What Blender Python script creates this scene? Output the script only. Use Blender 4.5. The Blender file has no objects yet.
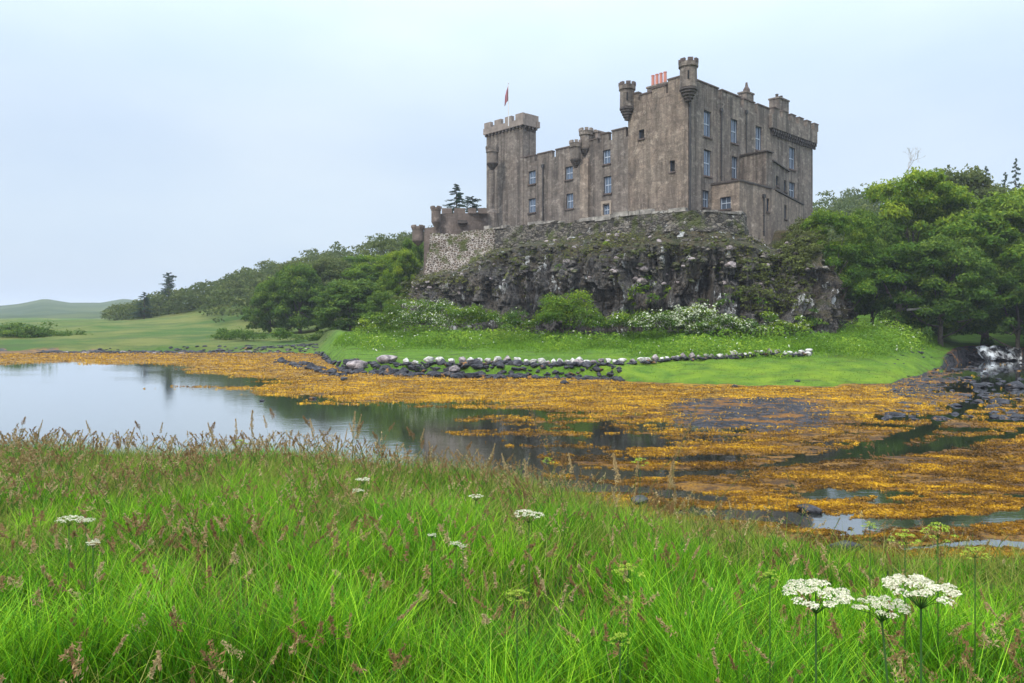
import bpy, math, random
import numpy as np
from mathutils import Vector

# ------------------------------------------------------------------ camera, world, sun, exposure
F = 740.0; HOR = 318.0; ZC = 4.5
S = bpy.context.scene
COL = S.collection
cam_d = bpy.data.cameras.new('camera'); cam = bpy.data.objects.new('camera', cam_d); COL.objects.link(cam)
cam.location = (0, 0, ZC); cam.rotation_euler = (math.radians(90), 0, 0)
cam_d.sensor_width = 36; cam_d.lens = F / 1024 * 36; cam_d.shift_y = -(341.5 - HOR) / 1024
cam_d.clip_start = 0.05; cam_d.clip_end = 6000
S.camera = cam
SUN_EL, SUN_AZ = math.radians(52), math.radians(215)      # azimuth clockwise from +Y: behind the camera, to the left
w = bpy.data.worlds.new('World'); S.world = w; w.use_nodes = True
wn = w.node_tree.nodes; wl = w.node_tree.links; wn.clear()
out = wn.new('ShaderNodeOutputWorld')
sky = wn.new('ShaderNodeTexSky'); sky.sky_type = 'NISHITA'; sky.sun_disc = False
sky.sun_elevation = SUN_EL; sky.sun_rotation = SUN_AZ; sky.air_density = 1.0; sky.dust_density = 4.0
bg1 = wn.new('ShaderNodeBackground'); bg1.inputs['Strength'].default_value = 0.05
wl.new(sky.outputs[0], bg1.inputs['Color'])
tc = wn.new('ShaderNodeTexCoord'); sep = wn.new('ShaderNodeSeparateXYZ'); wl.new(tc.outputs['Generated'], sep.inputs[0])
# overcast sky: brighter towards the zenith (the CIE overcast distribution), with faint broad cloud
mr = wn.new('ShaderNodeMapRange'); mr.inputs['From Min'].default_value = 0.18; mr.inputs['From Max'].default_value = 1.0
mr.inputs['To Min'].default_value = 0.70; mr.inputs['To Max'].default_value = 2.9
mr.interpolation_type = 'SMOOTHSTEP'
wl.new(sep.outputs['Z'], mr.inputs['Value'])
mp = wn.new('ShaderNodeMapping'); mp.inputs['Scale'].default_value = (1.3, 1.3, 3.0); wl.new(tc.outputs['Generated'], mp.inputs[0])
nz = wn.new('ShaderNodeTexNoise'); nz.inputs['Scale'].default_value = 1.5; nz.inputs['Detail'].default_value = 4; wl.new(mp.outputs[0], nz.inputs['Vector'])
cr = wn.new('ShaderNodeValToRGB'); cr.color_ramp.elements[0].position = 0.3; cr.color_ramp.elements[1].position = 0.72
cr.color_ramp.elements[0].color = (0.70, 0.86, 1.08, 1); cr.color_ramp.elements[1].color = (0.90, 1.02, 1.13, 1)
wl.new(nz.outputs[0], cr.inputs[0])
bg2 = wn.new('ShaderNodeBackground'); wl.new(cr.outputs[0], bg2.inputs['Color']); wl.new(mr.outputs[0], bg2.inputs['Strength'])
ad = wn.new('ShaderNodeAddShader'); wl.new(bg1.outputs[0], ad.inputs[0]); wl.new(bg2.outputs[0], ad.inputs[1]); wl.new(ad.outputs[0], out.inputs['Surface'])
sun_d = bpy.data.lights.new('sun', 'SUN'); sun_d.energy = 2.3; sun_d.angle = math.radians(10); sun_d.color = (1, 0.95, 0.87)
sun = bpy.data.objects.new('sun', sun_d); COL.objects.link(sun)
sd = Vector((math.sin(SUN_AZ) * math.cos(SUN_EL), math.cos(SUN_AZ) * math.cos(SUN_EL), math.sin(SUN_EL)))
sun.rotation_euler = sd.to_track_quat('Z', 'Y').to_euler()
S.view_settings.view_transform = 'Standard'; S.view_settings.look = 'None'; S.view_settings.exposure = 0.0; S.view_settings.gamma = 1
S.view_settings.use_curve_mapping = False
S.render.engine = 'CYCLES'
S.cycles.max_bounces = 6; S.cycles.diffuse_bounces = 3; S.cycles.glossy_bounces = 3; S.cycles.transmission_bounces = 3; S.cycles.volume_bounces = 0
S.cycles.transparent_max_bounces = 6
S.cycles.use_denoising = True

# ------------------------------------------------------------------ helpers
def PX(px, d): return (px - 512) / F * d
def PZ(py, d): return ZC + (HOR - py) / F * d
def sm(x, a, b):
    t = np.clip((np.asarray(x, float) - a) / (b - a), 0, 1); return t * t * (3 - 2 * t)
def _h(i, j, k, seed):
    n = (i.astype(np.int64) * 374761393 + j.astype(np.int64) * 668265263 + k.astype(np.int64) * 2147483647 + seed * 974634777) & 0xFFFFFFFF
    n = ((n ^ (n >> 13)) * 1274126177) & 0xFFFFFFFF
    n = ((n ^ (n >> 16)) * 2246822519) & 0xFFFFFFFF
    return ((n ^ (n >> 15)) & 0xFFFFFF) / float(0xFFFFFF)
def vn(x, y, z=0.0, seed=0):
    x, y, z = np.broadcast_arrays(np.asarray(x, float), np.asarray(y, float), np.asarray(z, float))
    i, j, k = np.floor(x), np.floor(y), np.floor(z)
    u, v, t = x - i, y - j, z - k
    u = u * u * (3 - 2 * u); v = v * v * (3 - 2 * v); t = t * t * (3 - 2 * t)
    r = 0
    for a in (0, 1):
        for b in (0, 1):
            for c in (0, 1):
                r = r + _h(i + a, j + b, k + c, seed) * (u if a else 1 - u) * (v if b else 1 - v) * (t if c else 1 - t)
    return r * 2 - 1
def fbm(x, y, z=0.0, o=4, seed=0, g=0.5):
    r, a, f, s = 0, 1.0, 1.0, 0.0
    for q in range(o):
        r = r + a * vn(np.asarray(x) * f, np.asarray(y) * f, np.asarray(z) * f, seed + q * 17); s += a; a *= g; f *= 2.03
    return r / s
def mesh_np(name, V, Fc, mats, parent=None, smooth=False, attrs=None, midx=None):
    """V Nx3, Fc: a MxK array or a list of such arrays"""
    me = bpy.data.meshes.new(name)
    V = np.ascontiguousarray(V, np.float32)
    if not isinstance(Fc, list): Fc = [Fc]
    Fc = [np.asarray(f, np.int32) for f in Fc if len(f)]
    loops = np.concatenate([f.ravel() for f in Fc]); cnt = np.concatenate([np.full(len(f), f.shape[1], np.int32) for f in Fc])
    st = np.concatenate([[0], np.cumsum(cnt)[:-1]]).astype(np.int32)
    me.vertices.add(len(V)); me.vertices.foreach_set('co', V.ravel())
    me.loops.add(len(loops)); me.loops.foreach_set('vertex_index', loops)
    me.polygons.add(len(cnt)); me.polygons.foreach_set('loop_start', st)
    try: me.polygons.foreach_set('loop_total', cnt)
    except Exception: pass
    me.polygons.foreach_set('use_smooth', np.full(len(cnt), bool(smooth)))
    if midx is not None: me.polygons.foreach_set('material_index', np.asarray(midx, np.int32))
    for k, a in (attrs or {}).items():
        at = me.attributes.new(k, 'FLOAT', 'POINT'); at.data.foreach_set('value', np.ascontiguousarray(a, np.float32))
    me.update(calc_edges=True); me.validate()
    for m in (mats if isinstance(mats, (list, tuple)) else [mats]): me.materials.append(m)
    o = bpy.data.objects.new(name, me); COL.objects.link(o)
    if parent is not None: o.parent = parent
    return o
def tag(o, label=None, cat=None, group=None, kind=None):
    if label: o['label'] = label
    if cat: o['category'] = cat
    if group: o['group'] = group
    if kind: o['kind'] = kind
    return o
def empty(name, loc=(0, 0, 0), rz=0.0):
    o = bpy.data.objects.new(name, None); COL.objects.link(o); o.location = loc; o.rotation_euler = (0, 0, rz)
    o.empty_display_size = 0.3
    return o
def copy_tree(o, parent=None):
    c = o.copy(); COL.objects.link(c); c.parent = parent
    for ch in [x for x in bpy.data.objects if x.parent == o]: copy_tree(ch, c)
    return c
class MB:
    def __init__(s): s.v = []; s.q = {3: [], 4: []}; s.n = 0
    def add(s, V, Fs):
        V = np.asarray(V, float); s.v.append(V)
        for f in Fs:
            k = len(f)
            if k in (3, 4): s.q[k].append([i + s.n for i in f])
            else:
                for a in range(1, k - 1): s.q[3].append([f[0] + s.n, f[a] + s.n, f[a + 1] + s.n])
        s.n += len(V)
    def box(s, c, ax, ay, hx, hy, hz, taper=1.0):
        """c centre; ax, ay horizontal unit vectors (2D)"""
        V = []
        for z in (-1, 1):
            k = taper if z > 0 else 1
            for a, b in ((-1, -1), (1, -1), (1, 1), (-1, 1)):
                V.append((c[0] + ax[0] * hx * a * k + ay[0] * hy * b * k, c[1] + ax[1] * hx * a * k + ay[1] * hy * b * k, c[2] + hz * z))
        s.add(V, [(0, 3, 2, 1), (4, 5, 6, 7), (0, 1, 5, 4), (1, 2, 6, 5), (2, 3, 7, 6), (3, 0, 4, 7)])
    def tube(s, pts, rad, n=6, cap=True):
        pts = np.asarray(pts, float); m = len(pts); rad = np.broadcast_to(rad, (m,))
        tg = np.gradient(pts, axis=0) if m > 1 else np.array([[0, 0, 1.]])
        V = []
        for p, t, r in zip(pts, tg, rad):
            t = t / (np.linalg.norm(t) + 1e-9)
            a = np.cross(t, (0.31, 0.95, 0.05) if abs(t[1]) < 0.9 else (1, 0, 0)); a /= np.linalg.norm(a); b = np.cross(t, a)
            for k in range(n):
                q = 2 * math.pi * k / n; V.append(p + r * (a * math.cos(q) + b * math.sin(q)))
        Fs = [(i * n + k, i * n + (k + 1) % n, (i + 1) * n + (k + 1) % n, (i + 1) * n + k) for i in range(m - 1) for k in range(n)]
        if cap: Fs.append(tuple(range(n))[::-1]); Fs.append(tuple((m - 1) * n + k for k in range(n)))
        s.add(V, Fs)
    def lathe(s, c, prof, n=20):
        V = []; m = len(prof)
        for r, z in prof:
            for k in range(n):
                q = 2 * math.pi * k / n; V.append((c[0] + r * math.cos(q), c[1] + r * math.sin(q), z))
        Fs = [(i * n + k, i * n + (k + 1) % n, (i + 1) * n + (k + 1) % n, (i + 1) * n + k) for i in range(m - 1) for k in range(n)]
        Fs.append(tuple(range(n))[::-1]); Fs.append(tuple((m - 1) * n + k for k in range(n)))
        s.add(V, Fs)
    def prism(s, poly, z0, z1):
        n = len(poly); a = sum(poly[i][0] * poly[(i + 1) % n][1] - poly[(i + 1) % n][0] * poly[i][1] for i in range(n))
        if a < 0: poly = poly[::-1]
        V = [(p[0], p[1], z0) for p in poly] + [(p[0], p[1], z1) for p in poly]
        Fs = [(i, (i + 1) % n, n + (i + 1) % n, n + i) for i in range(n)] + [tuple(range(n))[::-1], tuple(range(n, 2 * n))]
        s.add(V, Fs)
    def build(s, name, mat, parent=None, smooth=False, attrs=None):
        fs = [np.array(s.q[k]) for k in (3, 4) if s.q[k]]
        return mesh_np(name, np.concatenate(s.v), fs, mat, parent, smooth, attrs)

# ------------------------------------------------------------------ materials
class NT:
    def __init__(s, name):
        s.m = bpy.data.materials.new(name); s.m.use_nodes = True; s.t = s.m.node_tree; s.t.nodes.clear()
        s.o = s.t.nodes.new('ShaderNodeOutputMaterial')
    def n(s, typ, ins=None, **kw):
        nd = s.t.nodes.new('ShaderNode' + typ)
        for k, v in kw.items(): setattr(nd, k, v)
        for k, v in (ins or {}).items():
            if isinstance(v, bpy.types.NodeSocket): s.t.links.new(v, nd.inputs[k])
            else: nd.inputs[k].default_value = v
        return nd
    def pos(s, scale=(1, 1, 1)):
        g = s.n('NewGeometry'); return s.n('Mapping', {'Vector': g.outputs['Position'], 'Scale': scale}).outputs[0]
    def noise(s, vec, scale, detail=4, rough=0.55, lo=0.35, hi=0.65, dist=0.0):
        n = s.n('TexNoise', {'Vector': vec, 'Scale': scale, 'Detail': detail, 'Roughness': rough, 'Distortion': dist})
        return s.n('MapRange', {'Value': n.outputs[0], 'From Min': lo, 'From Max': hi}).outputs[0]
    def mix(s, f, a, b, mode='MIX'):
        m = s.t.nodes.new('ShaderNodeMix'); m.data_type = 'RGBA'; m.blend_type = mode
        for nm, v in ((0, f), (6, a), (7, b)):
            if isinstance(v, bpy.types.NodeSocket): s.t.links.new(v, m.inputs[nm])
            elif nm == 0: m.inputs[0].default_value = v
            else: m.inputs[nm].default_value = (*v, 1) if len(v) == 3 else v
        return m.outputs[2]
    def math(s, op, a, b=0.0, clamp=False):
        m = s.t.nodes.new('ShaderNodeMath'); m.operation = op; m.use_clamp = clamp
        for i, v in enumerate((a, b)):
            if isinstance(v, bpy.types.NodeSocket): s.t.links.new(v, m.inputs[i])
            else: m.inputs[i].default_value = v
        return m.outputs[0]
    def attr(s, name): return s.n('Attribute', attribute_name=name).outputs['Fac']
    def bump(s, h, strength=0.5, dist=0.1): return s.n('Bump', {'Height': h, 'Strength': strength, 'Distance': dist}).outputs[0]
    def bsdf(s, color, rough=0.8, normal=None, spec=0.3, **kw):
        ins = {'Base Color': color if isinstance(color, bpy.types.NodeSocket) else (*color, 1), 'Roughness': rough, 'Specular IOR Level': spec}
        if normal is not None: ins['Normal'] = normal
        ins.update(kw)
        b = s.n('BsdfPrincipled', ins); return b.outputs[0]
    def done(s, sh): s.t.links.new(sh, s.o.inputs['Surface']); return s.m

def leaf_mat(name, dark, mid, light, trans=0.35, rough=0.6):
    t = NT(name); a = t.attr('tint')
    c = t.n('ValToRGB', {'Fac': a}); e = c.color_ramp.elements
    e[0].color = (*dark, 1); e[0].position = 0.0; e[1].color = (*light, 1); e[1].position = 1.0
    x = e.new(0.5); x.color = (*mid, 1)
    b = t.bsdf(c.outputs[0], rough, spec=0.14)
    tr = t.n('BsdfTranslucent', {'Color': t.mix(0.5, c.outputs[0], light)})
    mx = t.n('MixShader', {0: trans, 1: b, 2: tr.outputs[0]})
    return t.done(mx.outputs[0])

def harl(name, base, dark, streak=1.0, crack=0.0, red=(0.3, 0.2, 0.14)):
    t = NT(name); p = t.pos()
    n1 = t.noise(p, 0.35, 5, 0.6, 0.3, 0.7); n2 = t.noise(p, 2.2, 8, 0.75, 0.38, 0.62); n3 = t.noise(p, 9, 5, 0.7, 0.35, 0.65)
    st = t.noise(t.pos((1.6, 1.6, 0.09)), 1.0, 6, 0.65, 0.44, 0.62)
    st2 = t.noise(t.pos((0.8, 0.8, 0.3)), 1.0, 6, 0.7, 0.52, 0.66)
    c = t.mix(n1, base, [x * 0.8 for x in red]); c = t.mix(t.math('MULTIPLY', n2, 0.75), c, [x * 0.45 for x in base])
    c = t.mix(t.math('MULTIPLY', st, 0.65 * streak), c, dark); c = t.mix(t.math('MULTIPLY', st2, 0.6), c, dark)
    c = t.mix(t.math('MULTIPLY', t.noise(p, 1.1, 6, 0.75, 0.53, 0.66), 0.55), c, [min(1, x * 1.6) for x in base])
    vb = t.n('TexVoronoi', {'Vector': t.n('Mapping', {'Vector': t.mix(0.2, p, t.n('TexNoise', {'Vector': p, 'Scale': 3}).outputs[1], 'ADD'), 'Scale': (1.5, 1.5, 2.8)}).outputs[0], 'Scale': 1.5})
    vbs = t.n('SeparateColor', {0: vb.outputs[1]}).outputs[0]; c = t.mix(t.math('MULTIPLY', vbs, 0.42), c, dark)
    c = t.mix(t.math('MULTIPLY', n3, 0.4), c, dark)
    h = t.math('ADD', t.math('MULTIPLY', n2, 0.6), n3)
    if crack:
        wv = t.n('TexVoronoi', {'Vector': t.n('Mapping', {'Vector': t.mix(0.35, p, t.n('TexNoise', {'Vector': p, 'Scale': 0.9, 'Detail': 4}).outputs[1], 'ADD'), 'Scale': (1, 1, 0.6)}).outputs[0], 'Scale': 0.95}, feature='DISTANCE_TO_EDGE')
        ck = t.n('MapRange', {'Value': wv.outputs[0], 'From Min': 0.02, 'From Max': 0.06, 'To Min': 1, 'To Max': 0}).outputs[0]
        ck = t.math('MULTIPLY', ck, t.math('MULTIPLY', t.noise(p, 0.7, 2, 0.5, 0.4, 0.6), crack)); c = t.mix(ck, c, dark)
    return t.done(t.bsdf(c, 0.92, t.bump(h, 0.55, 0.12), 0.15))

def masonry(name, stone_a, stone_b, mortar, scale=(1.4, 1.4, 2.3), mw=0.09, lichen=0.0, moss=0.0, s=1.0):
    t = NT(name); p = t.pos(); v = t.pos(scale)
    d = t.n('TexNoise', {'Vector': p, 'Scale': 1.6, 'Detail': 3}); vv = t.mix(0.45, v, d.outputs[1], 'ADD')
    ve = t.n('TexVoronoi', {'Vector': vv, 'Scale': s}, feature='DISTANCE_TO_EDGE').outputs[0]
    vc = t.n('TexVoronoi', {'Vector': vv, 'Scale': s}, feature='F1').outputs[1]
    sc = t.n('SeparateColor', {0: vc}).outputs[0]
    c = t.mix(sc, stone_a, stone_b); c = t.mix(t.math('MULTIPLY', t.noise(p, 5, 5), 0.5), c, [x * 0.5 for x in stone_a])
    m = t.n('MapRange', {'Value': ve, 'From Min': mw * 0.6, 'From Max': mw * 1.3, 'To Min': 1, 'To Max': 0}).outputs[0]
    m = t.math('MULTIPLY', m, t.noise(p, 0.6, 4, 0.6, 0.15, 0.45))
    c = t.mix(m, c, mortar)
    if lichen: c = t.mix(t.math('MULTIPLY', t.noise(p, 1.3, 6, 0.7, 0.62, 0.66), lichen), c, (0.62, 0.6, 0.55))
    if moss: c = t.mix(t.math('MULTIPLY', t.noise(p, 0.5, 6, 0.7, 0.5, 0.6), moss), c, (0.07, 0.085, 0.02))
    h = t.n('MapRange', {'Value': ve, 'From Min': 0, 'From Max': 0.2}).outputs[0]
    return t.done(t.bsdf(c, 0.93, t.bump(t.math('ADD', h, t.noise(p, 8, 4)), 0.8, 0.1), 0.1))

def simple(name, a, b, sc=6, rough=0.8, bump=0.3, **kw):
    t = NT(name); p = t.pos(); n = t.noise(p, sc, 5, 0.6, 0.3, 0.7)
    return t.done(t.bsdf(t.mix(n, a, b), rough, t.bump(n, bump, 0.03), **kw))

M = {}
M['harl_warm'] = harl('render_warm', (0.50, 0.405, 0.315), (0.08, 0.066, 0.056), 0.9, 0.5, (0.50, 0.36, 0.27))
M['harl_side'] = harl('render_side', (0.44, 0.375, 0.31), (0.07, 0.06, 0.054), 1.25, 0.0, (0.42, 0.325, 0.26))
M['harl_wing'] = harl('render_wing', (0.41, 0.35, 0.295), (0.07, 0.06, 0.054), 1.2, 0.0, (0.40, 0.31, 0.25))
M['harl_annex'] = harl('render_annex', (0.56, 0.45, 0.35), (0.11, 0.088, 0.074), 0.9, 0.0, (0.54, 0.41, 0.31))
M['coping'] = harl('coping_stone', (0.24, 0.19, 0.165), (0.07, 0.058, 0.055), 0.6, 0.0, (0.28, 0.19, 0.16))
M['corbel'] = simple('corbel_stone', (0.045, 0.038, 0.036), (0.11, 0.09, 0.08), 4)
M['red_stone'] = simple('red_stone', (0.30, 0.245, 0.21), (0.17, 0.14, 0.12), 1.5)
M['pot'] = simple('clay_pot', (0.56, 0.24, 0.18), (0.46, 0.19, 0.14), 5)
M['pipe'] = simple('cast_iron', (0.035, 0.033, 0.033), (0.06, 0.055, 0.055), 5, 0.6)
M['frame'] = simple('window_paint', (0.075, 0.10, 0.14), (0.045, 0.065, 0.1), 5, 0.5, 0.05)
M['sash'] = simple('sash_paint', (0.44, 0.48, 0.54), (0.36, 0.40, 0.46), 5, 0.5, 0.05)
M['surround'] = simple('dressed_stone', (0.36, 0.29, 0.22), (0.24, 0.19, 0.15), 4)
t = NT('window_glass'); M['glass'] = t.done(t.bsdf((0.13, 0.17, 0.23), 0.05, None, 1.0, **{'Metallic': 0.45}))
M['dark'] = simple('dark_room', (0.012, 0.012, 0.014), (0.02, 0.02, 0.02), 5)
M['white'] = simple('white_paint', (0.7, 0.7, 0.68), (0.6, 0.6, 0.6), 5)
M['flag_red'] = simple('flag_cloth', (0.42, 0.17, 0.18), (0.34, 0.13, 0.14), 3)
M['mortared'] = masonry('white_mortared_rubble', (0.09, 0.07, 0.055), (0.23, 0.17, 0.125), (0.46, 0.41, 0.36), (1.9, 1.9, 2.6), 0.085, 0.12, 0.9, 1.35)
M['rubble'] = masonry('dark_rubble', (0.06, 0.054, 0.048), (0.27, 0.235, 0.19), (0.035, 0.032, 0.03), (1.5, 1.5, 2.6), 0.05, 0.5, 0.8, 1.2)
M['cope_pale'] = simple('pale_coping', (0.42, 0.38, 0.33), (0.09, 0.08, 0.07), 1.2)
M['curtain'] = harl('curtain_stone', (0.34, 0.265, 0.22), (0.085, 0.07, 0.062), 0.8, 0.0, (0.23, 0.17, 0.14))
M['bark'] = simple('bark', (0.05, 0.04, 0.032), (0.13, 0.11, 0.085), 7, 0.9, 0.6)
M['deadwood'] = simple('dead_wood', (0.42, 0.40, 0.37), (0.25, 0.23, 0.21), 7, 0.9, 0.4)
M['leaf_mid'] = leaf_mat('leaves_mid', (0.014, 0.040, 0.005), (0.058, 0.135, 0.010), (0.23, 0.31, 0.022))
M['leaf_bright'] = leaf_mat('leaves_bright', (0.018, 0.050, 0.005), (0.078, 0.165, 0.010), (0.31, 0.38, 0.025))
M['leaf_olive'] = leaf_mat('leaves_olive', (0.026, 0.044, 0.012), (0.072, 0.105, 0.024), (0.16, 0.18, 0.05))
M['leaf_dark'] = leaf_mat('leaves_dark', (0.016, 0.044, 0.008), (0.055, 0.12, 0.014), (0.17, 0.24, 0.028))
M['needle'] = leaf_mat('needles', (0.02, 0.045, 0.028), (0.04, 0.08, 0.045), (0.075, 0.12, 0.06), 0.15)
M['ivy'] = leaf_mat('ivy', (0.05, 0.055, 0.02), (0.10, 0.115, 0.03), (0.17, 0.2, 0.04))
M['turf'] = leaf_mat('ledge_turf', (0.026, 0.024, 0.010), (0.085, 0.085, 0.022), (0.21, 0.23, 0.04), 0.12)
M['blossom'] = leaf_mat('cream_blossom', (0.12, 0.22, 0.04), (0.5, 0.52, 0.36), (0.78, 0.76, 0.62), 0.2)
M['herb'] = leaf_mat('herb', (0.035, 0.095, 0.007), (0.12, 0.235, 0.014), (0.32, 0.42, 0.035))
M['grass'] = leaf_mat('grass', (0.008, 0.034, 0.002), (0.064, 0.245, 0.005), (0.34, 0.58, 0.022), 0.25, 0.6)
M['bank_grass'] = leaf_mat('bank_grass', (0.04, 0.10, 0.006), (0.13, 0.27, 0.012), (0.32, 0.45, 0.03), 0.3, 0.6)
M['grass_dry'] = leaf_mat('grass_dry', (0.07, 0.11, 0.012), (0.20, 0.24, 0.025), (0.42, 0.36, 0.12), 0.3)
M['seed'] = leaf_mat('seed_heads', (0.14, 0.060, 0.022), (0.31, 0.18, 0.07), (0.58, 0.46, 0.24), 0.3)
M['stem'] = leaf_mat('green_stem', (0.025, 0.07, 0.01), (0.045, 0.12, 0.015), (0.12, 0.17, 0.04), 0.1)
M['petal'] = leaf_mat('white_petal', (0.30, 0.36, 0.16), (0.62, 0.59, 0.42), (0.80, 0.74, 0.58), 0.25)
M['petal_y'] = leaf_mat('yellow_green_petal', (0.13, 0.26, 0.02), (0.27, 0.40, 0.035), (0.48, 0.52, 0.08), 0.3)
M['weed'] = leaf_mat('seaweed_fronds', (0.028, 0.014, 0.003), (0.25, 0.118, 0.008), (0.64, 0.37, 0.018), 0.1, 0.35)
t = NT('pale_lichen_stone'); p = t.pos()
c = t.mix(t.noise(p, 3, 5, 0.6, 0.4, 0.6), (0.62, 0.59, 0.53), (0.25, 0.23, 0.2))
M['stone_white'] = t.done(t.bsdf(c, 0.9, t.bump(t.noise(p, 9, 4), 0.5, 0.05), 0.2))
t = NT('pinkish_grey_stone'); p = t.pos()
c = t.mix(t.noise(p, 2, 6, 0.7, 0.4, 0.6), (0.42, 0.35, 0.33), (0.13, 0.11, 0.11))
M['stone_grey'] = t.done(t.bsdf(c, 0.9, t.bump(t.noise(p, 5, 5), 0.8, 0.1), 0.2))
t = NT('wet_black_rock'); p = t.pos()
c = t.mix(t.noise(p, 2, 6, 0.7, 0.45, 0.7), (0.014, 0.014, 0.018), (0.09, 0.085, 0.09)); c = t.mix(t.noise(p, 1.2, 5, 0.7, 0.6, 0.66), c, (0.24, 0.11, 0.015))
M['rock_wet'] = t.done(t.bsdf(c, 0.6, t.bump(t.noise(p, 6, 5), 0.8, 0.08), 0.3))

# ------------------------------------------------------------------ terrain
DP = np.array([[-700, 130], [-200, 104], [0, 100], [150, 97], [290, 94], [318, 90], [333, 70], [345, 61], [400, 57.5], [470, 56], [610, 54], [640, 50.5], [700, 48.6], [820, 47.5],
               [890, 50], [915, 56], [940, 66], [958, 76], [965, 79], [1015, 79], [1045, 70], [1100, 56], [1400, 44], [1900, 36]])
CR = np.array([[-60, 22], [-30, 17.5], [-10.4, 15], [-4.1, 14.2], [0, 12.6], [2.05, 10.8], [3.9, 8.6], [6, 8.0], [12, 8.5], [40, 9]])    # bank crest: x, y
TY = np.array([355, 362, 372, 380, 388, 398, 408, 420, 435, 450, 470, 500, 530, 580], float)
TX = np.array([-200, 0, 120, 200, 300, 380, 480, 600, 700, 800, 900, 960, 1024, 1200], float)
TH = np.array([   # mean height of the shore above the water, in cm, at those bearings and distances
 [  9,   9, 10, 10, 12, 12, 12, 12, 12, 12, 10, -9, -10, -9],
 [  3,   3,  6,  8, 12, 14, 14, 14, 14, 14, 10, -8, -10, -9],
 [-40, -40,-25,  1, 12, 14, 14, 14, 14, 14, 10, -5, -8, -5],
 [-40, -40,-30,-22,  5, 12, 12, 14, 14, 14, 10, -2, -6, -3],
 [-40, -40,-12, -2,  3,  8,  9, 12, 12, 12,  6, -3, -6, -3],
 [-40, -40,-20,-12, -1,  4,  7,  9,  9,  9,  5,  0, -5,  0],
 [-40, -40,-40,-40,-14, -9, -6,  2,  8,  9,  5, -5, -2,  1],
 [-40, -40,-40,-40,-30,-11, -5, -2,  5,  7, -4,  3, -4,  0],
 [-40, -40,-40,-40,-40,-14, -6, -4,  3,  3,  2, -3,  4,  3],
 [-40, -40,-40,-40,-40,-20, -6, -4,  1, -2,  3,  5,  4,  4],
 [-40, -40,-40,-40,-40,-22, -7, 0,  3,  4,  5,  4,  3,  4],
 [-40, -40,-40,-40,-40,-20, -1,  3,  4,  3,  4,  5,  3,  2],
 [-30, -30,-30,-30,-30,-20, -2,  4,  5,  4,  4, -1,  2,  0],
 [ 10,  10, 10, 10, 10, 10, 10, 10, 10, 10,  6,  6,  6,  6]], float)
def tab(px, py):
    xi = np.clip(np.interp(px, TX, np.arange(len(TX))), 0, len(TX) - 1.001); yi = np.clip(np.interp(py, TY, np.arange(len(TY))), 0, len(TY) - 1.001)
    i = xi.astype(int); j = yi.astype(int); u = xi - i; v = yi - j
    return (TH[j, i] * (1 - u) * (1 - v) + TH[j, i + 1] * u * (1 - v) + TH[j + 1, i] * (1 - u) * v + TH[j + 1, i + 1] * u * v) / 100
def land_start(a):                       # distance at which the far land begins for a bearing
    return np.interp(512 + F * a, DP[:, 0], DP[:, 1])
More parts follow.
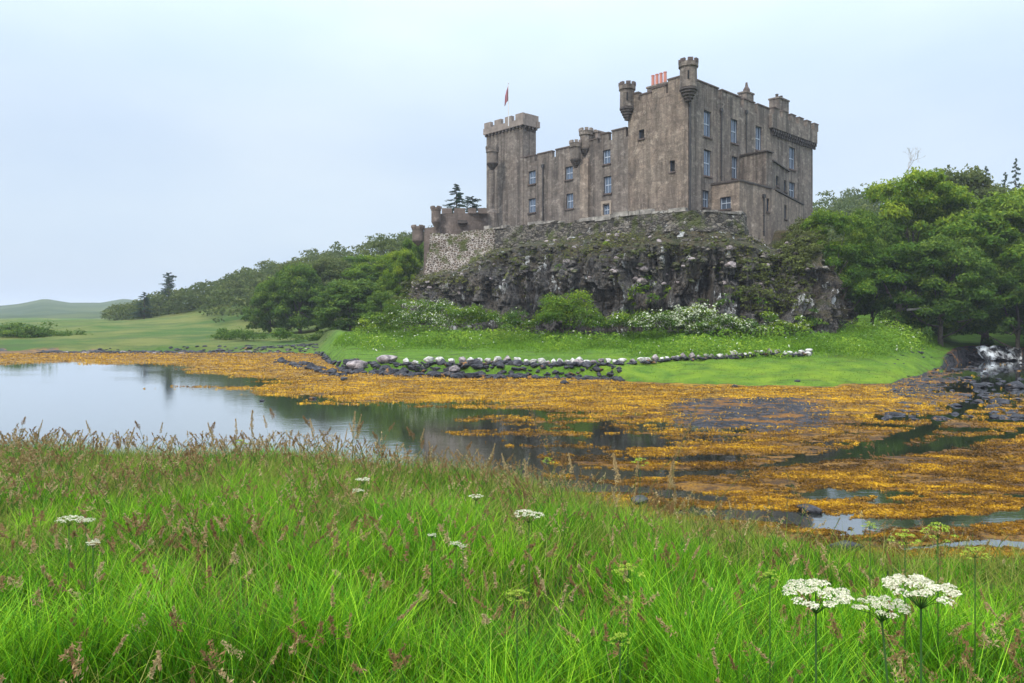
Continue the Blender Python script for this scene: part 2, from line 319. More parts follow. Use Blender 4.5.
def ground(X, Y, full=False):
    X = np.asarray(X, float); Y = np.asarray(Y, float)
    Ys = np.maximum(Y, 4.0); a = X / Ys; px = 512 + F * a; py = HOR + F * ZC / Ys
    crest = np.interp(X, CR[:, 0], CR[:, 1]) + 0.5 * fbm(X * 0.5, Y * 0 + 3, 0, 3, 5)
    # shore
    wob = fbm(X * 0.16, Y * 0.34, 0, 3, 11)
    shore = tab(px + 25 * wob, py + 4 * vn(X * 0.2, Y * 0.2, 0, 3)) 
    for xs, ys, w_, dp in (([600, 650, 740, 820, 880, 930, 960, 985, 1010, 1050], [476, 474, 470, 458, 444, 428, 410, 392, 372, 362], 4.5, .11), ([690, 780, 860, 960, 1080], [512, 518, 526, 520, 505], 4.0, .12), ([860, 940, 1030, 1120], [452, 446, 430, 424], 3.2, .10), ([560, 640, 720], [486, 492, 500], 5.0, .13), ([900, 960, 1060], [548, 542, 546], 3.0, .10)):
        on = sm(px, xs[0] - 25, xs[0] + 15) * (1 - sm(px, xs[-1] - 15, xs[-1] + 25))
        shore = shore - dp * on * np.exp(-((py - np.interp(px, xs, ys) + 5 * wob) / w_) ** 2)
    shore = shore - 0.018 * sm(px, 560, 700) * sm(py, 400, 430) + 0.13 * fbm(X * 0.22, Y * 0.8, 0, 5, 21, 0.62) + 0.05 * fbm(X * 3.2, Y * 3.6, 0, 3, 31) 
    shore = np.maximum(shore, -0.5)
    # near meadow
    mead = 2.9 - (0.080 + 0.035 * sm(a, -0.3, 0.2)) * np.clip(Y, -30, 14) + 0.05 * fbm(X * 0.5, Y * 0.5, 0, 3, 41) - 0.012 * np.maximum(X, 0) * np.clip(Y, 0, 10) / 3
    edge = sm(Y - crest, -0.6, 2.6)
    z = mead * (1 - edge) + shore * edge
    # far land
    D = land_start(a) + 1.6 * fbm(X * 0.35, Y * 0.12, 0, 4, 51) + 0.9 * fbm(X * 1.1, Y * 0.5, 0, 3, 52)
    t = Y - D
    lft = 1 - sm(px, 300, 345); bank = sm(px, 335, 350) * (1 - sm(px, 600, 650)); rgt = sm(px, 930, 958) * (1 - sm(px, 1030, 1060))
    h = 0.16 * sm(t, -1.5, 0.5) + 0.65 * bank * sm(t, 0, 1.3) + 0.95 * rgt * sm(t, 0, 1.0) + 0.5 * lft * sm(t, 0, 2.5)
    h = h + np.clip(t, 0, 26) * (0.11 * (1 - lft) * (1 - 0.35 * bank) + 0.052 * lft) * (1 - 0.6 * rgt) 
    h = h + lft * 0.03 * np.clip(t - 26, 0, 60)
    h = h + 15 * sm(Y, 132, 215) * sm(a, -0.56, -0.15) * (1 - sm(a, 0.0, 0.2)) + 3.0 * sm(Y, 105, 150) * sm(a, -0.3, -0.12)
    h = h + 0.255 * np.clip(Y - 96, 0, 120) * sm(a, 0.30, 0.44)
    h = h + sm(Y, 110, 150) * 1.2 * fbm(X * 0.03, Y * 0.03, 0, 3, 61) + 0.12 * fbm(X * 0.4, Y * 0.4, 0, 3, 71) * sm(t, 0, 4)
    far = sm(t, -1.5, 0.6)
    zz = np.where(t > -1.5, z * (1 - far) + h * far + np.where(far > 0, 0, 0), z)
    zz = zz - 6 * sm(Y, 330, 700) * (1 - sm(a, -0.4, 0.2) * 0)
    if not full: return zz
    return zz, edge, t, px, py, lft, bank, rgt

def build_terrain():
    r = np.concatenate([np.linspace(0.4, 6, 40), np.geomspace(6.05, 11, 60), np.geomspace(11.03, 48, 420), np.geomspace(48.2, 110, 190), np.geomspace(111, 3500, 90)])
    ang = np.concatenate([np.linspace(-math.pi, -0.78, 60)[:-1], np.linspace(-0.78, 0.78, 1000), np.linspace(0.78, math.pi, 60)[1:]])
    R, A = np.meshgrid(r, ang, indexing='ij'); X = R * np.sin(A); Y = R * np.cos(A)
    Z, edge, t, px, py, lft, bank, rgt = ground(X, Y, True)
    nr, na = R.shape
    idx = np.arange(nr * na).reshape(nr, na)
    Fq = np.stack([idx[:-1, :-1], idx[:-1, 1:], idx[1:, 1:], idx[1:, :-1]], -1).reshape(-1, 4)[:, ::-1]
    V = np.stack([X, Y, Z], -1).reshape(-1, 3)
    grass = np.clip(1 - sm(edge, 0.55, 0.8) + sm(t, -0.6, 0.3), 0, 1)
    grass = grass * (1 - rgt * (1 - sm(t, 3, 6)) * sm(Y, 40, 45))
    gravel = sm(px, 640, 700) * (1 - sm(px, 800, 860)) * sm(py, 395, 404) * (1 - sm(py, 424, 440))
    gravel = np.maximum(gravel, sm(px, 840, 930) * (1 - sm(py, 385, 415)) * sm(Y, 20, 25))
    gravel = np.maximum(gravel, bank * sm(t, -4.2, -2) * (1 - sm(t, 0.1, 0.5)) * 0.8)
    gravel = np.maximum(gravel, (1 - sm(px, 300, 320)) * sm(t, -3, -1) * (1 - sm(t, 0.3, 2.5)) * 0.9 * sm(Y, 60, 70))
    bright = sm(Y, 30, 42) * (1 - sm(Y, 70, 90))
    yel = sm(t, -0.3, 0.3) * (1 - sm(t, 6, 13)) * sm(px, 560, 640) * (1 - sm(px, 900, 930)) * sm(Y, 30, 40)
    far = sm(Y, 85, 100) * (1 - sm(X, 5, 12))
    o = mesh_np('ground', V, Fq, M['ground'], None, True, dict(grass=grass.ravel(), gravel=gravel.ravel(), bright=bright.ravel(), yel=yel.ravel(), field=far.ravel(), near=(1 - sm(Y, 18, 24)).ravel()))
    return tag(o, kind='structure')

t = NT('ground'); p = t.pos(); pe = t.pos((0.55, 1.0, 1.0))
g = t.attr('grass'); gv = t.attr('gravel'); br = t.attr('bright'); yl = t.attr('yel'); fd = t.attr('field')
n_a = t.noise(p, 0.5, 5, 0.6, 0.35, 0.65); n_b = t.noise(p, 3.0, 5, 0.65, 0.35, 0.65); n_c = t.noise(p, 11.0, 4, 0.65, 0.35, 0.65)
gc = t.mix(n_a, (0.080, 0.19, 0.010), (0.175, 0.30, 0.018)); gc = t.mix(t.math('MULTIPLY', n_b, 0.6), gc, (0.05, 0.13, 0.012)); gc = t.mix(t.math('MULTIPLY', n_c, 0.5), gc, (0.19, 0.34, 0.03)); gc = t.mix(t.math('MULTIPLY', t.noise(t.pos((0.35, 1, 1)), 0.9, 7, 0.78, 0.50, 0.60), 0.85), gc, (0.07, 0.115, 0.014)); gc = t.mix(t.math('MULTIPLY', t.noise(t.pos((0.5, 1, 1)), 0.35, 6, 0.75, 0.58, 0.66), 0.7), gc, (0.13, 0.105, 0.03))
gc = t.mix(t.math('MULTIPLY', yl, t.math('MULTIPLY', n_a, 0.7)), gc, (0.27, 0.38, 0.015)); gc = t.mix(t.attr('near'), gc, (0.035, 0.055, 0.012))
fc = t.mix(t.noise(p, 0.08, 6, 0.65, 0.4, 0.6), (0.070, 0.140, 0.020), (0.19, 0.20, 0.045)); fc = t.mix(t.math('MULTIPLY', t.noise(t.pos((0.3, 1, 1)), 0.22, 7, 0.75, 0.48, 0.6), 0.8), fc, (0.075, 0.115, 0.03))
gc = t.mix(fd, gc, fc)
sc_ = t.mix(t.noise(pe, 0.45, 5, 0.65, 0.38, 0.62), (0.24, 0.105, 0.010), (0.42, 0.20, 0.012))
sc_ = t.mix(t.math('MULTIPLY', br, t.noise(pe, 0.5, 4, 0.6, 0.3, 0.6)), sc_, (0.56, 0.31, 0.016))
sc_ = t.mix(t.math('MULTIPLY', t.noise(pe, 2.2, 6, 0.7, 0.46, 0.57), 0.78), sc_, (0.022, 0.010, 0.005))
sc_ = t.mix(t.math('MULTIPLY', t.noise(p, 10.0, 5, 0.7, 0.48, 0.62), 0.6), sc_, (0.06, 0.022, 0.006))
vg = t.n('TexVoronoi', {'Vector': p, 'Scale': 3.2}); vs = t.n('SeparateColor', {0: vg.outputs[1]}).outputs[0]
kc = t.mix(vs, (0.012, 0.012, 0.015), (0.075, 0.07, 0.078)); kc = t.mix(t.math('MULTIPLY', t.noise(pe, 0.7, 5, 0.7, 0.53, 0.58), 0.9), kc, (0.3, 0.125, 0.012))
gm = t.n('MapRange', {'Value': t.math('ADD', gv, t.math('MULTIPLY', t.math('SUBTRACT', t.noise(pe, 0.9, 6, 0.7, 0.2, 0.8), 0.5), 0.9)), 'From Min': 0.45, 'From Max': 0.6}).outputs[0]
sc_ = t.mix(gm, sc_, kc)
gmk = t.n('MapRange', {'Value': t.math('ADD', g, t.math('MULTIPLY', t.math('SUBTRACT', n_b, 0.5), 0.35)), 'From Min': 0.4, 'From Max': 0.6}).outputs[0]
zz = t.n('SeparateXYZ', {0: t.n('NewGeometry').outputs['Position']}).outputs[2]
deep = t.n('MapRange', {'Value': zz, 'From Min': -0.16, 'From Max': -0.02}).outputs[0]
sc_ = t.mix(deep, (0.012, 0.011, 0.008), sc_)
c = t.mix(gmk, sc_, gc)
h = t.math('ADD', t.math('MULTIPLY', n_b, 0.5), n_c)
rg = t.n('MapRange', {'Value': gmk, 'To Min': 0.5, 'To Max': 0.95}).outputs[0]
M['ground'] = t.done(t.bsdf(c, rg, t.bump(h, 0.9, 0.12), 0.25))
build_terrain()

# water sheet, at the mean level the weed lies in
t = NT('water'); p = t.pos((0.35, 1.0, 1.0))
rip = t.n('TexNoise', {'Vector': p, 'Scale': 2.6, 'Detail': 5, 'Roughness': 0.6}).outputs[0]
big = t.noise(t.pos((0.2, 0.6, 1)), 0.25, 3, 0.5, 0.4, 0.65)
nb = t.n('Bump', {'Height': rip, 'Strength': t.math('ADD', 0.006, t.math('MULTIPLY', big, 0.018)), 'Distance': 0.3}).outputs[0]
dif = t.bsdf((0.012, 0.014, 0.010), 0.1, nb, 0.2)
gl = t.n('BsdfGlossy', {'Color': (0.96, 0.98, 1.0, 1), 'Roughness': 0.035, 'Normal': nb})
fr = t.n('Fresnel', {'IOR': 1.6, 'Normal': nb})
mx = t.n('MixShader', {0: t.n('MapRange', {'Value': fr.outputs[0], 'To Min': 0.0, 'To Max': 1.2}).outputs[0], 1: dif, 2: gl.outputs[0]})
M['water'] = t.done(mx.outputs[0])
o = mesh_np('water', [(-260, 9, 0), (260, 9, 0), (260, 135, 0), (-260, 135, 0)], np.array([[0, 1, 2, 3]]), M['water'])
tag(o, kind='structure')

# distant hills across the loch
t = NT('far_hill'); p = t.pos()
c = t.mix(t.noise(p, 0.012, 6, 0.65, 0.4, 0.6), (0.032, 0.056, 0.018), (0.075, 0.095, 0.03)); c = t.mix(t.noise(p, 0.03, 6, 0.7, 0.53, 0.62), c, (0.055, 0.08, 0.04))
M['hill'] = t.done(t.bsdf(c, 0.95, None, 0.1))
def hill(name, d, prof, depth, mat, seed):
    """a ridge: prof is a list of (bearing px, skyline px) read at distance d"""
    px = np.linspace(prof[0][0], prof[-1][0], 220); top = PZ(np.interp(px, [q[0] for q in prof], [q[1] for q in prof]), d)
    X = PX(px, d); rows = np.linspace(-1, 1, 60); V = []
    for r_ in rows:
        k = np.exp(-(r_ * 1.7) ** 2) if r_ > 0 else (1 - abs(r_) ** 1.5)
        V.append(np.stack([X * (1 + r_ * depth / d), np.full_like(X, d + r_ * depth), -2 + (top + 2) * k * (1 + 0.10 * (1 - k) * fbm(X * 0.02, X * 0 + r_ * 4, 0, 5, seed)) + 0.5 * fbm(X * 0.03, X * 0 + r_ * 6, 0, 5, seed + 3)], -1))
    V = np.concatenate(V); n = len(px); idx = np.arange(len(V)).reshape(len(rows), n)
    Fq = np.stack([idx[:-1, :-1], idx[:-1, 1:], idx[1:, 1:], idx[1:, :-1]], -1).reshape(-1, 4)
    return tag(mesh_np(name, V, Fq, mat, None, True), kind='structure')
hill('hills', 950, [(-700, 300), (-300, 292), (-100, 303), (0, 306), (20, 304), (45, 299), (70, 303), (100, 303), (125, 299), (150, 303), (250, 304), (400, 318), (560, 322)], 480, M['hill'], 5)
hill('hills', 520, [(-500, 318), (-100, 316), (40, 314), (110, 311), (160, 306), (230, 300), (330, 296), (480, 300), (600, 312)], 180, M['hill'], 9)

# ------------------------------------------------------------------ castle rock
ROCK = np.array([  # px, base dist, base z offset, top dist, top z
 [428, 120, 3.0, 118, 12.5], [422, 106, 3.0, 108, 12], [417, 94, 2.2, 100.5, 9.0], [421, 88, 2.0, 98.0, 9.6], [432, 87, 2.2, 96.8, 10.2], [462, 84.5, 2.3, 95.5, 11.0], [495, 82, 2.4, 94, 13.0],
 [545, 79.5, 2.3, 90.0, 14.0], [600, 76.6, 2.3, 83.4, 13.9], [640, 74.2, 2.2, 79.4, 13.7], [690, 72.4, 2, 75.8, 13.4], [740, 71.6, 2, 76.9, 13.3],
 [777, 70.5, 2, 83.6, 12.5], [800, 71, 2, 84.5, 14.6], [815, 72.5, 2, 87, 13.8], [826, 75, 2, 90, 11.0], [834, 81, 2.4, 94, 9.0], [836, 92, 3, 104, 9.5], [830, 108, 5, 116, 12]])
def build_rock():
    n, m = 620, 170
    s = np.linspace(0, len(ROCK) - 1, n); k = np.arange(len(ROCK))
    def cat(col):                        # smooth interpolation
        y = ROCK[:, col]; i = np.clip(s.astype(int), 0, len(ROCK) - 2); u = s - i
        p0 = y[np.maximum(i - 1, 0)]; p1 = y[i]; p2 = y[i + 1]; p3 = y[np.minimum(i + 2, len(y) - 1)]
        return 0.5 * (2 * p1 + (p2 - p0) * u + (2 * p0 - 5 * p1 + 4 * p2 - p3) * u ** 2 + (3 * p1 - p0 - 3 * p2 + p3) * u ** 3)
    px, db, zb, dt, zt = [cat(q) for q in range(5)]
    bx, by = PX(px, db), db; tx, ty = PX(px, dt), dt
    px_t = px
    v = np.linspace(0, 1, m)[:, None]
    # profile: steep lower face, gentler upper slope
    vb = 0.83 + 0.08 * (1 - sm(px, 520, 600))[None, :] + 0.04 * sm(px, 600, 660)[None, :] + 0 * v; inn = np.where(v < vb, v * 0.42, vb * 0.42 + (v - vb) / (1 - vb) * (1 - vb * 0.42))
    X = bx + (tx - bx) * inn; Y = by + (ty - by) * inn; Z = (zb - 1.2) + (zt - zb + 1.2) * v + 0 * X
    tang = np.stack([np.gradient(bx), np.gradient(by)], -1); tang /= np.linalg.norm(tang, axis=1)[:, None]
    nx, ny = tang[:, 1], -tang[:, 0]
    arc = np.concatenate([[0], np.cumsum(np.hypot(np.diff(bx), np.diff(by)))])[None, :] + 0 * Z
    big = fbm(arc * 0.13, Z * 0.10, 0, 4, 101, 0.55)
    colm = np.abs(fbm(arc * 0.85 + 0.6 * fbm(arc * .3, Z * .3, 0, 3, 7), Z * 0.07, 0, 4, 103, 0.6))            # basalt columns
    ridg = np.abs(fbm(arc * 0.35 + Z * 0.12, Z * 0.55, 0, 5, 107, 0.6)); fine = fbm(arc * 1.6, Z * 1.3, 0, 4, 109, 0.6)
    f = np.sin(np.pi * np.clip(v, 0, 1)) ** 0.35; low = 1 - sm(v, 0.65, 0.9)
    cellA = np.floor(arc * 0.8 + 0.9 * fbm(arc * .5, Z * .5, 0, 2, 8)); blk = _h(cellA, np.floor(Z * 0.45 + cellA * 0.37), cellA * 0, 3) - 0.5
    disp = 1.9 * big + (0.35 + 0.65 * low) * (-5.0 * colm + 1.4 + 1.5 * blk) + (1.3 - 0.9 * low) * (0.3 - 1.6 * ridg) + 0.40 * fine
    disp = disp * f * np.minimum(1, 0.4 + np.abs(zt - zb) / 12)
    ledge = np.sin(Z * 1.4 + 6 * big) * 0.22 * f
    X = X + nx * (disp + ledge); Y = Y + ny * (disp + ledge); Z = Z + 0.35 * fbm(arc * 0.8, Z * 0.8, 0, 4, 111) * f
    # cap rows running in under the castle
    caps = []
    for q in (0.25, 0.6, 1.0):
        cx, cy = 18.0, 101.0
        caps.append((tx + (cx - tx) * q, ty + (cy - ty) * q, zt + (15.3 - zt) * min(1, q * 1.6)))
    X = np.vstack([X] + [c_[0][None] for c_ in caps]); Y = np.vstack([Y] + [c_[1][None] for c_ in caps]); Z = np.vstack([Z] + [c_[2][None] for c_ in caps])
    Mr = X.shape[0]; idx = np.arange(Mr * n).reshape(Mr, n)
    Fq = np.stack([idx[:-1, :-1], idx[:-1, 1:], idx[1:, 1:], idx[1:, :-1]], -1).reshape(-1, 4)
    V = np.stack([X, Y, Z], -1).reshape(-1, 3)
    vv = np.clip(np.linspace(0, Mr / m, Mr), 0, 1)[:, None] + 0 * X
    veg = sm(vv, 0.6, 0.9) * 0.55 + 0.35 * sm(X, 22, 32) + 0.4 * (1 - sm(vv, 0.05, 0.2))
    o = mesh_np('castle_rock', V, Fq, M['rock'], None, False, dict(veg=veg.ravel()))
    return o, (X[:m], Y[:m], Z[:m], nx, ny)
t = NT('cliff_rock'); p = t.pos(); ps = t.pos((1.5, 1.5, 0.16))
a1 = t.noise(ps, 1.1, 6, 0.7, 0.3, 0.7); a2 = t.noise(p, 0.35, 5, 0.6, 0.35, 0.65); a3 = t.noise(p, 4, 6, 0.7, 0.35, 0.65)
c = t.mix(a1, (0.026, 0.025, 0.026), (0.33, 0.31, 0.29)); c = t.mix(t.math('MULTIPLY', a2, 0.6), c, (0.20, 0.145, 0.085)); c = t.mix(t.math('MULTIPLY', a3, 0.75), c, (0.010, 0.010, 0.011)); c = t.mix(t.math('MULTIPLY', t.noise(ps, 2.4, 6, 0.75, 0.54, 0.60), 0.75), c, (0.008, 0.008, 0.009))
nrm = t.n('SeparateXYZ', {0: t.n('NewGeometry').outputs['Normal']}).outputs[2]
vg_ = t.math('ADD', t.attr('veg'), t.math('MULTIPLY', nrm, 0.5)); vg_ = t.math('ADD', vg_, t.math('MULTIPLY', t.math('SUBTRACT', t.noise(p, 0.6, 6, 0.7, 0.2, 0.8), 0.5), 1.0))
mk = t.n('MapRange', {'Value': vg_, 'From Min': 0.52, 'From Max': 0.68}).outputs[0]
vc_ = t.mix(t.noise(p, 0.8, 5, 0.6, 0.4, 0.6), (0.055, 0.062, 0.016), (0.13, 0.095, 0.045)); vc_ = t.mix(t.math('MULTIPLY', t.noise(p, 6, 4), 0.5), vc_, (0.03, 0.035, 0.012))
c = t.mix(t.math('MULTIPLY', mk, 0.9), c, vc_)
c = t.mix(t.math('MULTIPLY', t.noise(t.pos((1, 1, 0.55)), 0.5, 6, 0.7, 0.60, 0.62), t.noise(p, 4, 5, 0.7, 0.38, 0.48)), c, (0.62, 0.61, 0.58))
M['rock'] = t.done(t.bsdf(c, 0.85, t.bump(t.math('ADD', a1, t.math('MULTIPLY', a3, 0.8)), 1.0, 0.25), 0.3))
rock_o, ROCKG = build_rock()
tag(rock_o, 'tall dark basalt crag with mossy ledges and white streaks carrying the castle', 'cliff')

# ------------------------------------------------------------------ castle
u = np.array([0.728, 0.686]); vdir = np.array([-0.686, 0.728]); K0 = np.array([19.03, 80.0])
def hit(O, d, px):
    """distance along the wall line O + t d at bearing px"""
    b = (px - 512) / F; return (b * O[1] - O[0]) / (d[0] - b * d[1])
castle = empty('castle', (19, 90, 15)); tag(castle, 'large brown grey castle with battlements, turrets and tall windows on the crag', 'castle')
_off = np.array([19, 90, 15.0])
def cb(mb, name, mat, parent=None, smooth=False):
    mb.v = [x - (_off if parent is None else 0) for x in mb.v]
    if parent is not None: mb.v = [x - _off for x in mb.v]
    return mb.build(name, mat, parent or castle, smooth)
def panel(mb, P0, P1, z0, z1, opens=(), depth=0.35):
    """a wall face with real openings and their reveals, facing the camera side"""
    P0 = np.asarray(P0, float); P1 = np.asarray(P1, float); L = np.linalg.norm(P1 - P0); d = (P1 - P0) / L
    n = np.array([d[1], -d[0]]); n = n if np.dot(n, -P0) > 0 else -n
    nseg = max(1, int(L / 1.2)); ts = sorted(set([0, L] + [round(x, 4) for o_ in opens for x in o_[:2]])); zs = sorted(set([z0, z1] + [round(x, 4) for o_ in opens for x in o_[2:4]]))
    V = []; Fs = []
    for i in range(len(ts) - 1):
        for j in range(len(zs) - 1):
            tm, zm = (ts[i] + ts[i + 1]) / 2, (zs[j] + zs[j + 1]) / 2
            if any(a < tm < b and c_ < zm < e for a, b, c_, e in [o_[:4] for o_ in opens]): continue
            k = len(V)
            for tt, z in ((ts[i], zs[j]), (ts[i + 1], zs[j]), (ts[i + 1], zs[j + 1]), (ts[i], zs[j + 1])): V.append((*(P0 + d * tt), z))
            Fs.append((k, k + 1, k + 2, k + 3))
    for a, b, c_, e in [o_[:4] for o_ in opens]:
        q = -n * depth
        for (ta, za, tb, zb_) in ((a, c_, b, c_), (b, c_, b, e), (b, e, a, e), (a, e, a, c_)):
            k = len(V); V += [(*(P0 + d * ta), za), (*(P0 + d * tb), zb_), (*(P0 + d * tb + q), zb_), (*(P0 + d * ta + q), za)]; Fs.append((k, k + 1, k + 2, k + 3))
    mb.add(V, Fs); return d, n
def window(P0, d, n, o, big=True, surround=False, blue=False):
    a, b, z0, z1 = o[:4]; P0 = np.asarray(P0, float); wc = P0 + d * (a + b) / 2; hw, hh = (b - a) / 2, (z1 - z0) / 2; zc = (z0 + z1) / 2
    fr = MB(); c = wc - n * 0.2
    fw = 0.07 if big else 0.05
    for s_ in (-1, 1):
        q = c + d * s_ * (hw - fw / 2); fr.box((*q, zc), d, n, fw / 2, 0.05, hh - 0.004)
        fr.box((*c, zc + s_ * (hh - fw / 2)), d, n, hw - fw, 0.048, fw / 2 - 0.003)
    f = cb(fr, 'window', M['frame'], None); 
    if big:
        sb = MB(); c2 = c - n * 0.03
        sb.box((*c2, zc), d, n, hw - fw, 0.03, 0.05)
        sb.box((*c2, zc), d, n, 0.02, 0.026, hh - fw)
        for s_ in (-1, 1): sb.box((*(c2 + d * s_ * (hw - fw - 0.03)), zc), d, n, 0.03, 0.028, hh - fw - 0.01)
        cb(sb, 'sash', M['sash'], f)
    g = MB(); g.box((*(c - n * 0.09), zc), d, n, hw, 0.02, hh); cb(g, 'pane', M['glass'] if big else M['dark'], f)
    sl = MB(); sl.box((*(wc + n * 0.03), z0 - 0.09), d, n, hw + 0.12, 0.12, 0.085); cb(sl, 'sill', M['coping'] if not surround else M['surround'], f)
    if surround:
        su = MB()
        for s_ in (-1, 1): su.box((*(wc + d * s_ * (hw + 0.14) + n * 0.02), zc + 0.1), d, n, 0.13, 0.05, hh + 0.1)
        su.box((*(wc + n * 0.022), z1 + 0.3), d, n, hw + 0.32, 0.06, 0.16); cb(su, 'surround', M['surround'], f)
    for ob in [f] + [x for x in bpy.data.objects if x.parent == f]:
        pass
    return f
# child meshes were written relative to the castle; parents at the origin keep that true
def op(P0, d, px, py, wpx, hpx):
    t0 = hit(P0, d, px - wpx / 2); t1 = hit(P0, d, px + wpx / 2)
    if t0 > t1: t0, t1 = t1, t0
    dd = P0[1] + d[1] * (t0 + t1) / 2
    return (float(t0), float(t1), PZ(py + hpx / 2, dd), PZ(py - hpx / 2, dd))
def merlons(mb, P0, d, n, z, runs, h=0.9, th=0.5, cope=None):
    """runs: (t0, t1, height) along the wall"""
    for r_ in runs:
        t0, t1 = r_[:2]; hh = r_[2] if len(r_) > 2 else h
        c = P0 + d * (t0 + t1) / 2 - n * (th / 2 - 0.012)
        mb.box((*c, z + hh / 2 - 0.04), d, n, (t1 - t0) / 2, th / 2, hh / 2 + 0.04)
        if cope is not None: cope.box((*(c + n * 0.02), z + hh + 0.07), d, n, (t1 - t0) / 2 + 0.05, th / 2 + 0.07, 0.075)
ZT = PZ(77, 80.0)                       # keep top
Zb = 14.0
# keep, warm left face
KV = 8.1; KU = 30.0
kl = MB(); ops = [op(K0, vdir, 641.5, 134, 5.5, 9), op(K0, vdir, 672.3, 166, 5, 11)]
d_, n_l = panel(kl, K0, K0 + vdir * KV, Zb, ZT - 1.5, ops); cb(kl, 'keep_front_wall', M['harl_warm'])
for o_ in ops: window(K0, vdir, n_l, o_, False)
# keep, right face
kr = MB()
wr = [op(K0, u, 707.6, 124, 7.4, 26), op(K0, u, 707.6, 163, 7.4, 26), op(K0, u, 706, 199, 6.5, 17), op(K0, u, 734.4, 131.3, 6.6, 24), op(K0, u, 734.7, 167.6, 6.0, 22),
      op(K0, u, 758.7, 138.4, 6.2, 24), op(K0, u, 792.3, 158.4, 6, 22), op(K0, u, 792.3, 190, 6, 15)]
d_, n_r = panel(kr, K0, K0 + u * KU, Zb, ZT - 1.5, wr)
for o_ in wr: window(K0, u, n_r, o_)
B0 = K0 + u * KU; B1 = B0 + vdir * KV; B2 = K0 + vdir * KV
kr.prism([tuple(K0 + u * 0.3 + vdir * 0.45), tuple(B0 - u * 0.05 + vdir * 0.45), tuple(B1), tuple(B2 + u * 0.3)], ZT - 2.6, ZT - 1.52)
for a_, b_ in ((B0, B1), (B1, B2)):
    V = [(*a_, Zb), (*b_, Zb), (*b_, ZT - 1.5), (*a_, ZT - 1.5)]; kr.add(V, [(0, 1, 2, 3)])
cb(kr, 'keep_side_wall', M['harl_side'])
bl = MB(); cp = MB(); bw_ = MB()
g_ = lambda px: float(hit(K0, vdir, px))
merlons(bw_, K0, vdir, n_l, ZT - 1.5, [(1.0, g_(668), 1.75), (g_(666), g_(652), 1.25), (g_(651.5), g_(640), 0.9), (g_(638.5), KV - 0.3, 1.25)], cope=cp)
merlons(bw_, K0, vdir, n_l, ZT - 1.5, [(g_(668), g_(666), 0.35), (g_(652), g_(651.5), 0.3), (g_(640), g_(638.5), 0.35)])
g_ = lambda px: float(hit(K0, u, px))
merlons(bl, K0, u, n_r, ZT - 1.5, [(1.0, g_(718.3), 1.5), (g_(721.6), g_(740.6), 1.5), (g_(743.6), g_(754.6), 1.5), (g_(757.4), g_(769.5), 1.5)], cope=cp)
merlons(bl, K0, u, n_r, ZT - 1.5, [(g_(718.3), g_(721.6), 0.35), (g_(740.6), g_(743.6), 0.35), (g_(754.6), g_(757.4), 0.35)])
cb(bl, 'battlement', M['harl_side']); cb(bw_, 'battlement', M['harl_warm']); cb(cp, 'coping', M['coping'])
# corbelled parapet at the right end
c0 = g_(770.5); pb = MB(); pc = MB(); pk = MB()
P_ = K0 + u * c0; z0 = ZT - 2.35
def band(mb, a, b, n, z0, z1, outd, th):
    L = np.linalg.norm(b - a); d = (b - a) / L; c = (a + b) / 2 + n * (outd - th / 2); mb.box((*c, (z0 + z1) / 2), d, n, L / 2 + outd, th / 2, (z1 - z0) / 2)
band(pb, P_, B0, n_r, z0, z0 + 1.7, 0.45, 0.55); band(pb, B0 + vdir * 0.1, B1, u, z0, z0 + 1.7, 0.45, 0.55)
tt = c0 + 0.1
while tt < KU + 0.3:
    q = K0 + u * (tt + 0.75) + n_r * 0.20; pb.box((*q, z0 + 2.1), u, n_r, 0.62, 0.25, 0.45); pc.box((*q, z0 + 2.6), u, n_r, 0.68, 0.31, 0.06); tt += 2.2
for s_ in np.arange(0.9, KV, 2.1):
    q = B0 + vdir * s_ + u * 0.2; pb.box((*q, z0 + 2.05), vdir, u, 0.65, 0.25, 0.38); pc.box((*q, z0 + 2.48), vdir, u, 0.7, 0.31, 0.06)
for tt in np.arange(c0 + 0.2, KU + 0.4, 0.62):
    q = K0 + u * tt + n_r * 0.2; pk.box((*q, z0 - 0.22), u, n_r, 0.15, 0.2, 0.21); pk.box((*(q - n_r * 0.06), z0 - 0.62), u, n_r, 0.15, 0.11, 0.19)
for tt in np.arange(0.3, KV, 0.62):
    q = B0 + vdir * tt + u * 0.2; pk.box((*q, z0 - 0.22), vdir, u, 0.15, 0.2, 0.21)
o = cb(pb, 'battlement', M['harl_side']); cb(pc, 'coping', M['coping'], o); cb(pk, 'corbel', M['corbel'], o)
# wing, in two stretches set back a little
def wing(px0, px1, off, ztop, wins, runs, name, z_b=Zb):
    O = K0 + u * off; t0 = hit(O, vdir, px0); t1 = hit(O, vdir, px1); P0 = O + vdir * t0; P1 = O + vdir * t1
    ops = [op(P0, vdir, *q[:4]) for q in wins]; mb = MB(); d, n = panel(mb, P0, P1, z_b, ztop, ops)
    bk = u * 7.0; iv = u * 0.5
    for a_, b_ in ((P1, P1 + bk), (P1 + bk, P0 + bk), (P0 + bk, P0)):
        mb.add([(*a_, z_b), (*b_, z_b), (*b_, ztop), (*a_, ztop)], [(0, 1, 2, 3)])
    mb.prism([tuple(P0 + iv), tuple(P1 + iv), tuple(P1 + bk), tuple(P0 + bk)], ztop - 1.0, ztop - 0.02)
    cb(mb, name, M['harl_wing'])
    for o_, q in zip(ops, wins): window(P0, vdir, n, o_, True, len(q) > 4)
    b_ = MB(); c_ = MB()
    merlons(b_, P0, vdir, n, ztop, [(hit(P0, vdir, r_[0]), hit(P0, vdir, r_[1]), r_[2]) for r_ in runs], cope=c_)
    b = cb(b_, 'battlement', M['harl_wing']); cb(c_, 'coping', M['coping'], b)
    return P0, P1, n
zw = PZ(131, 87.5)
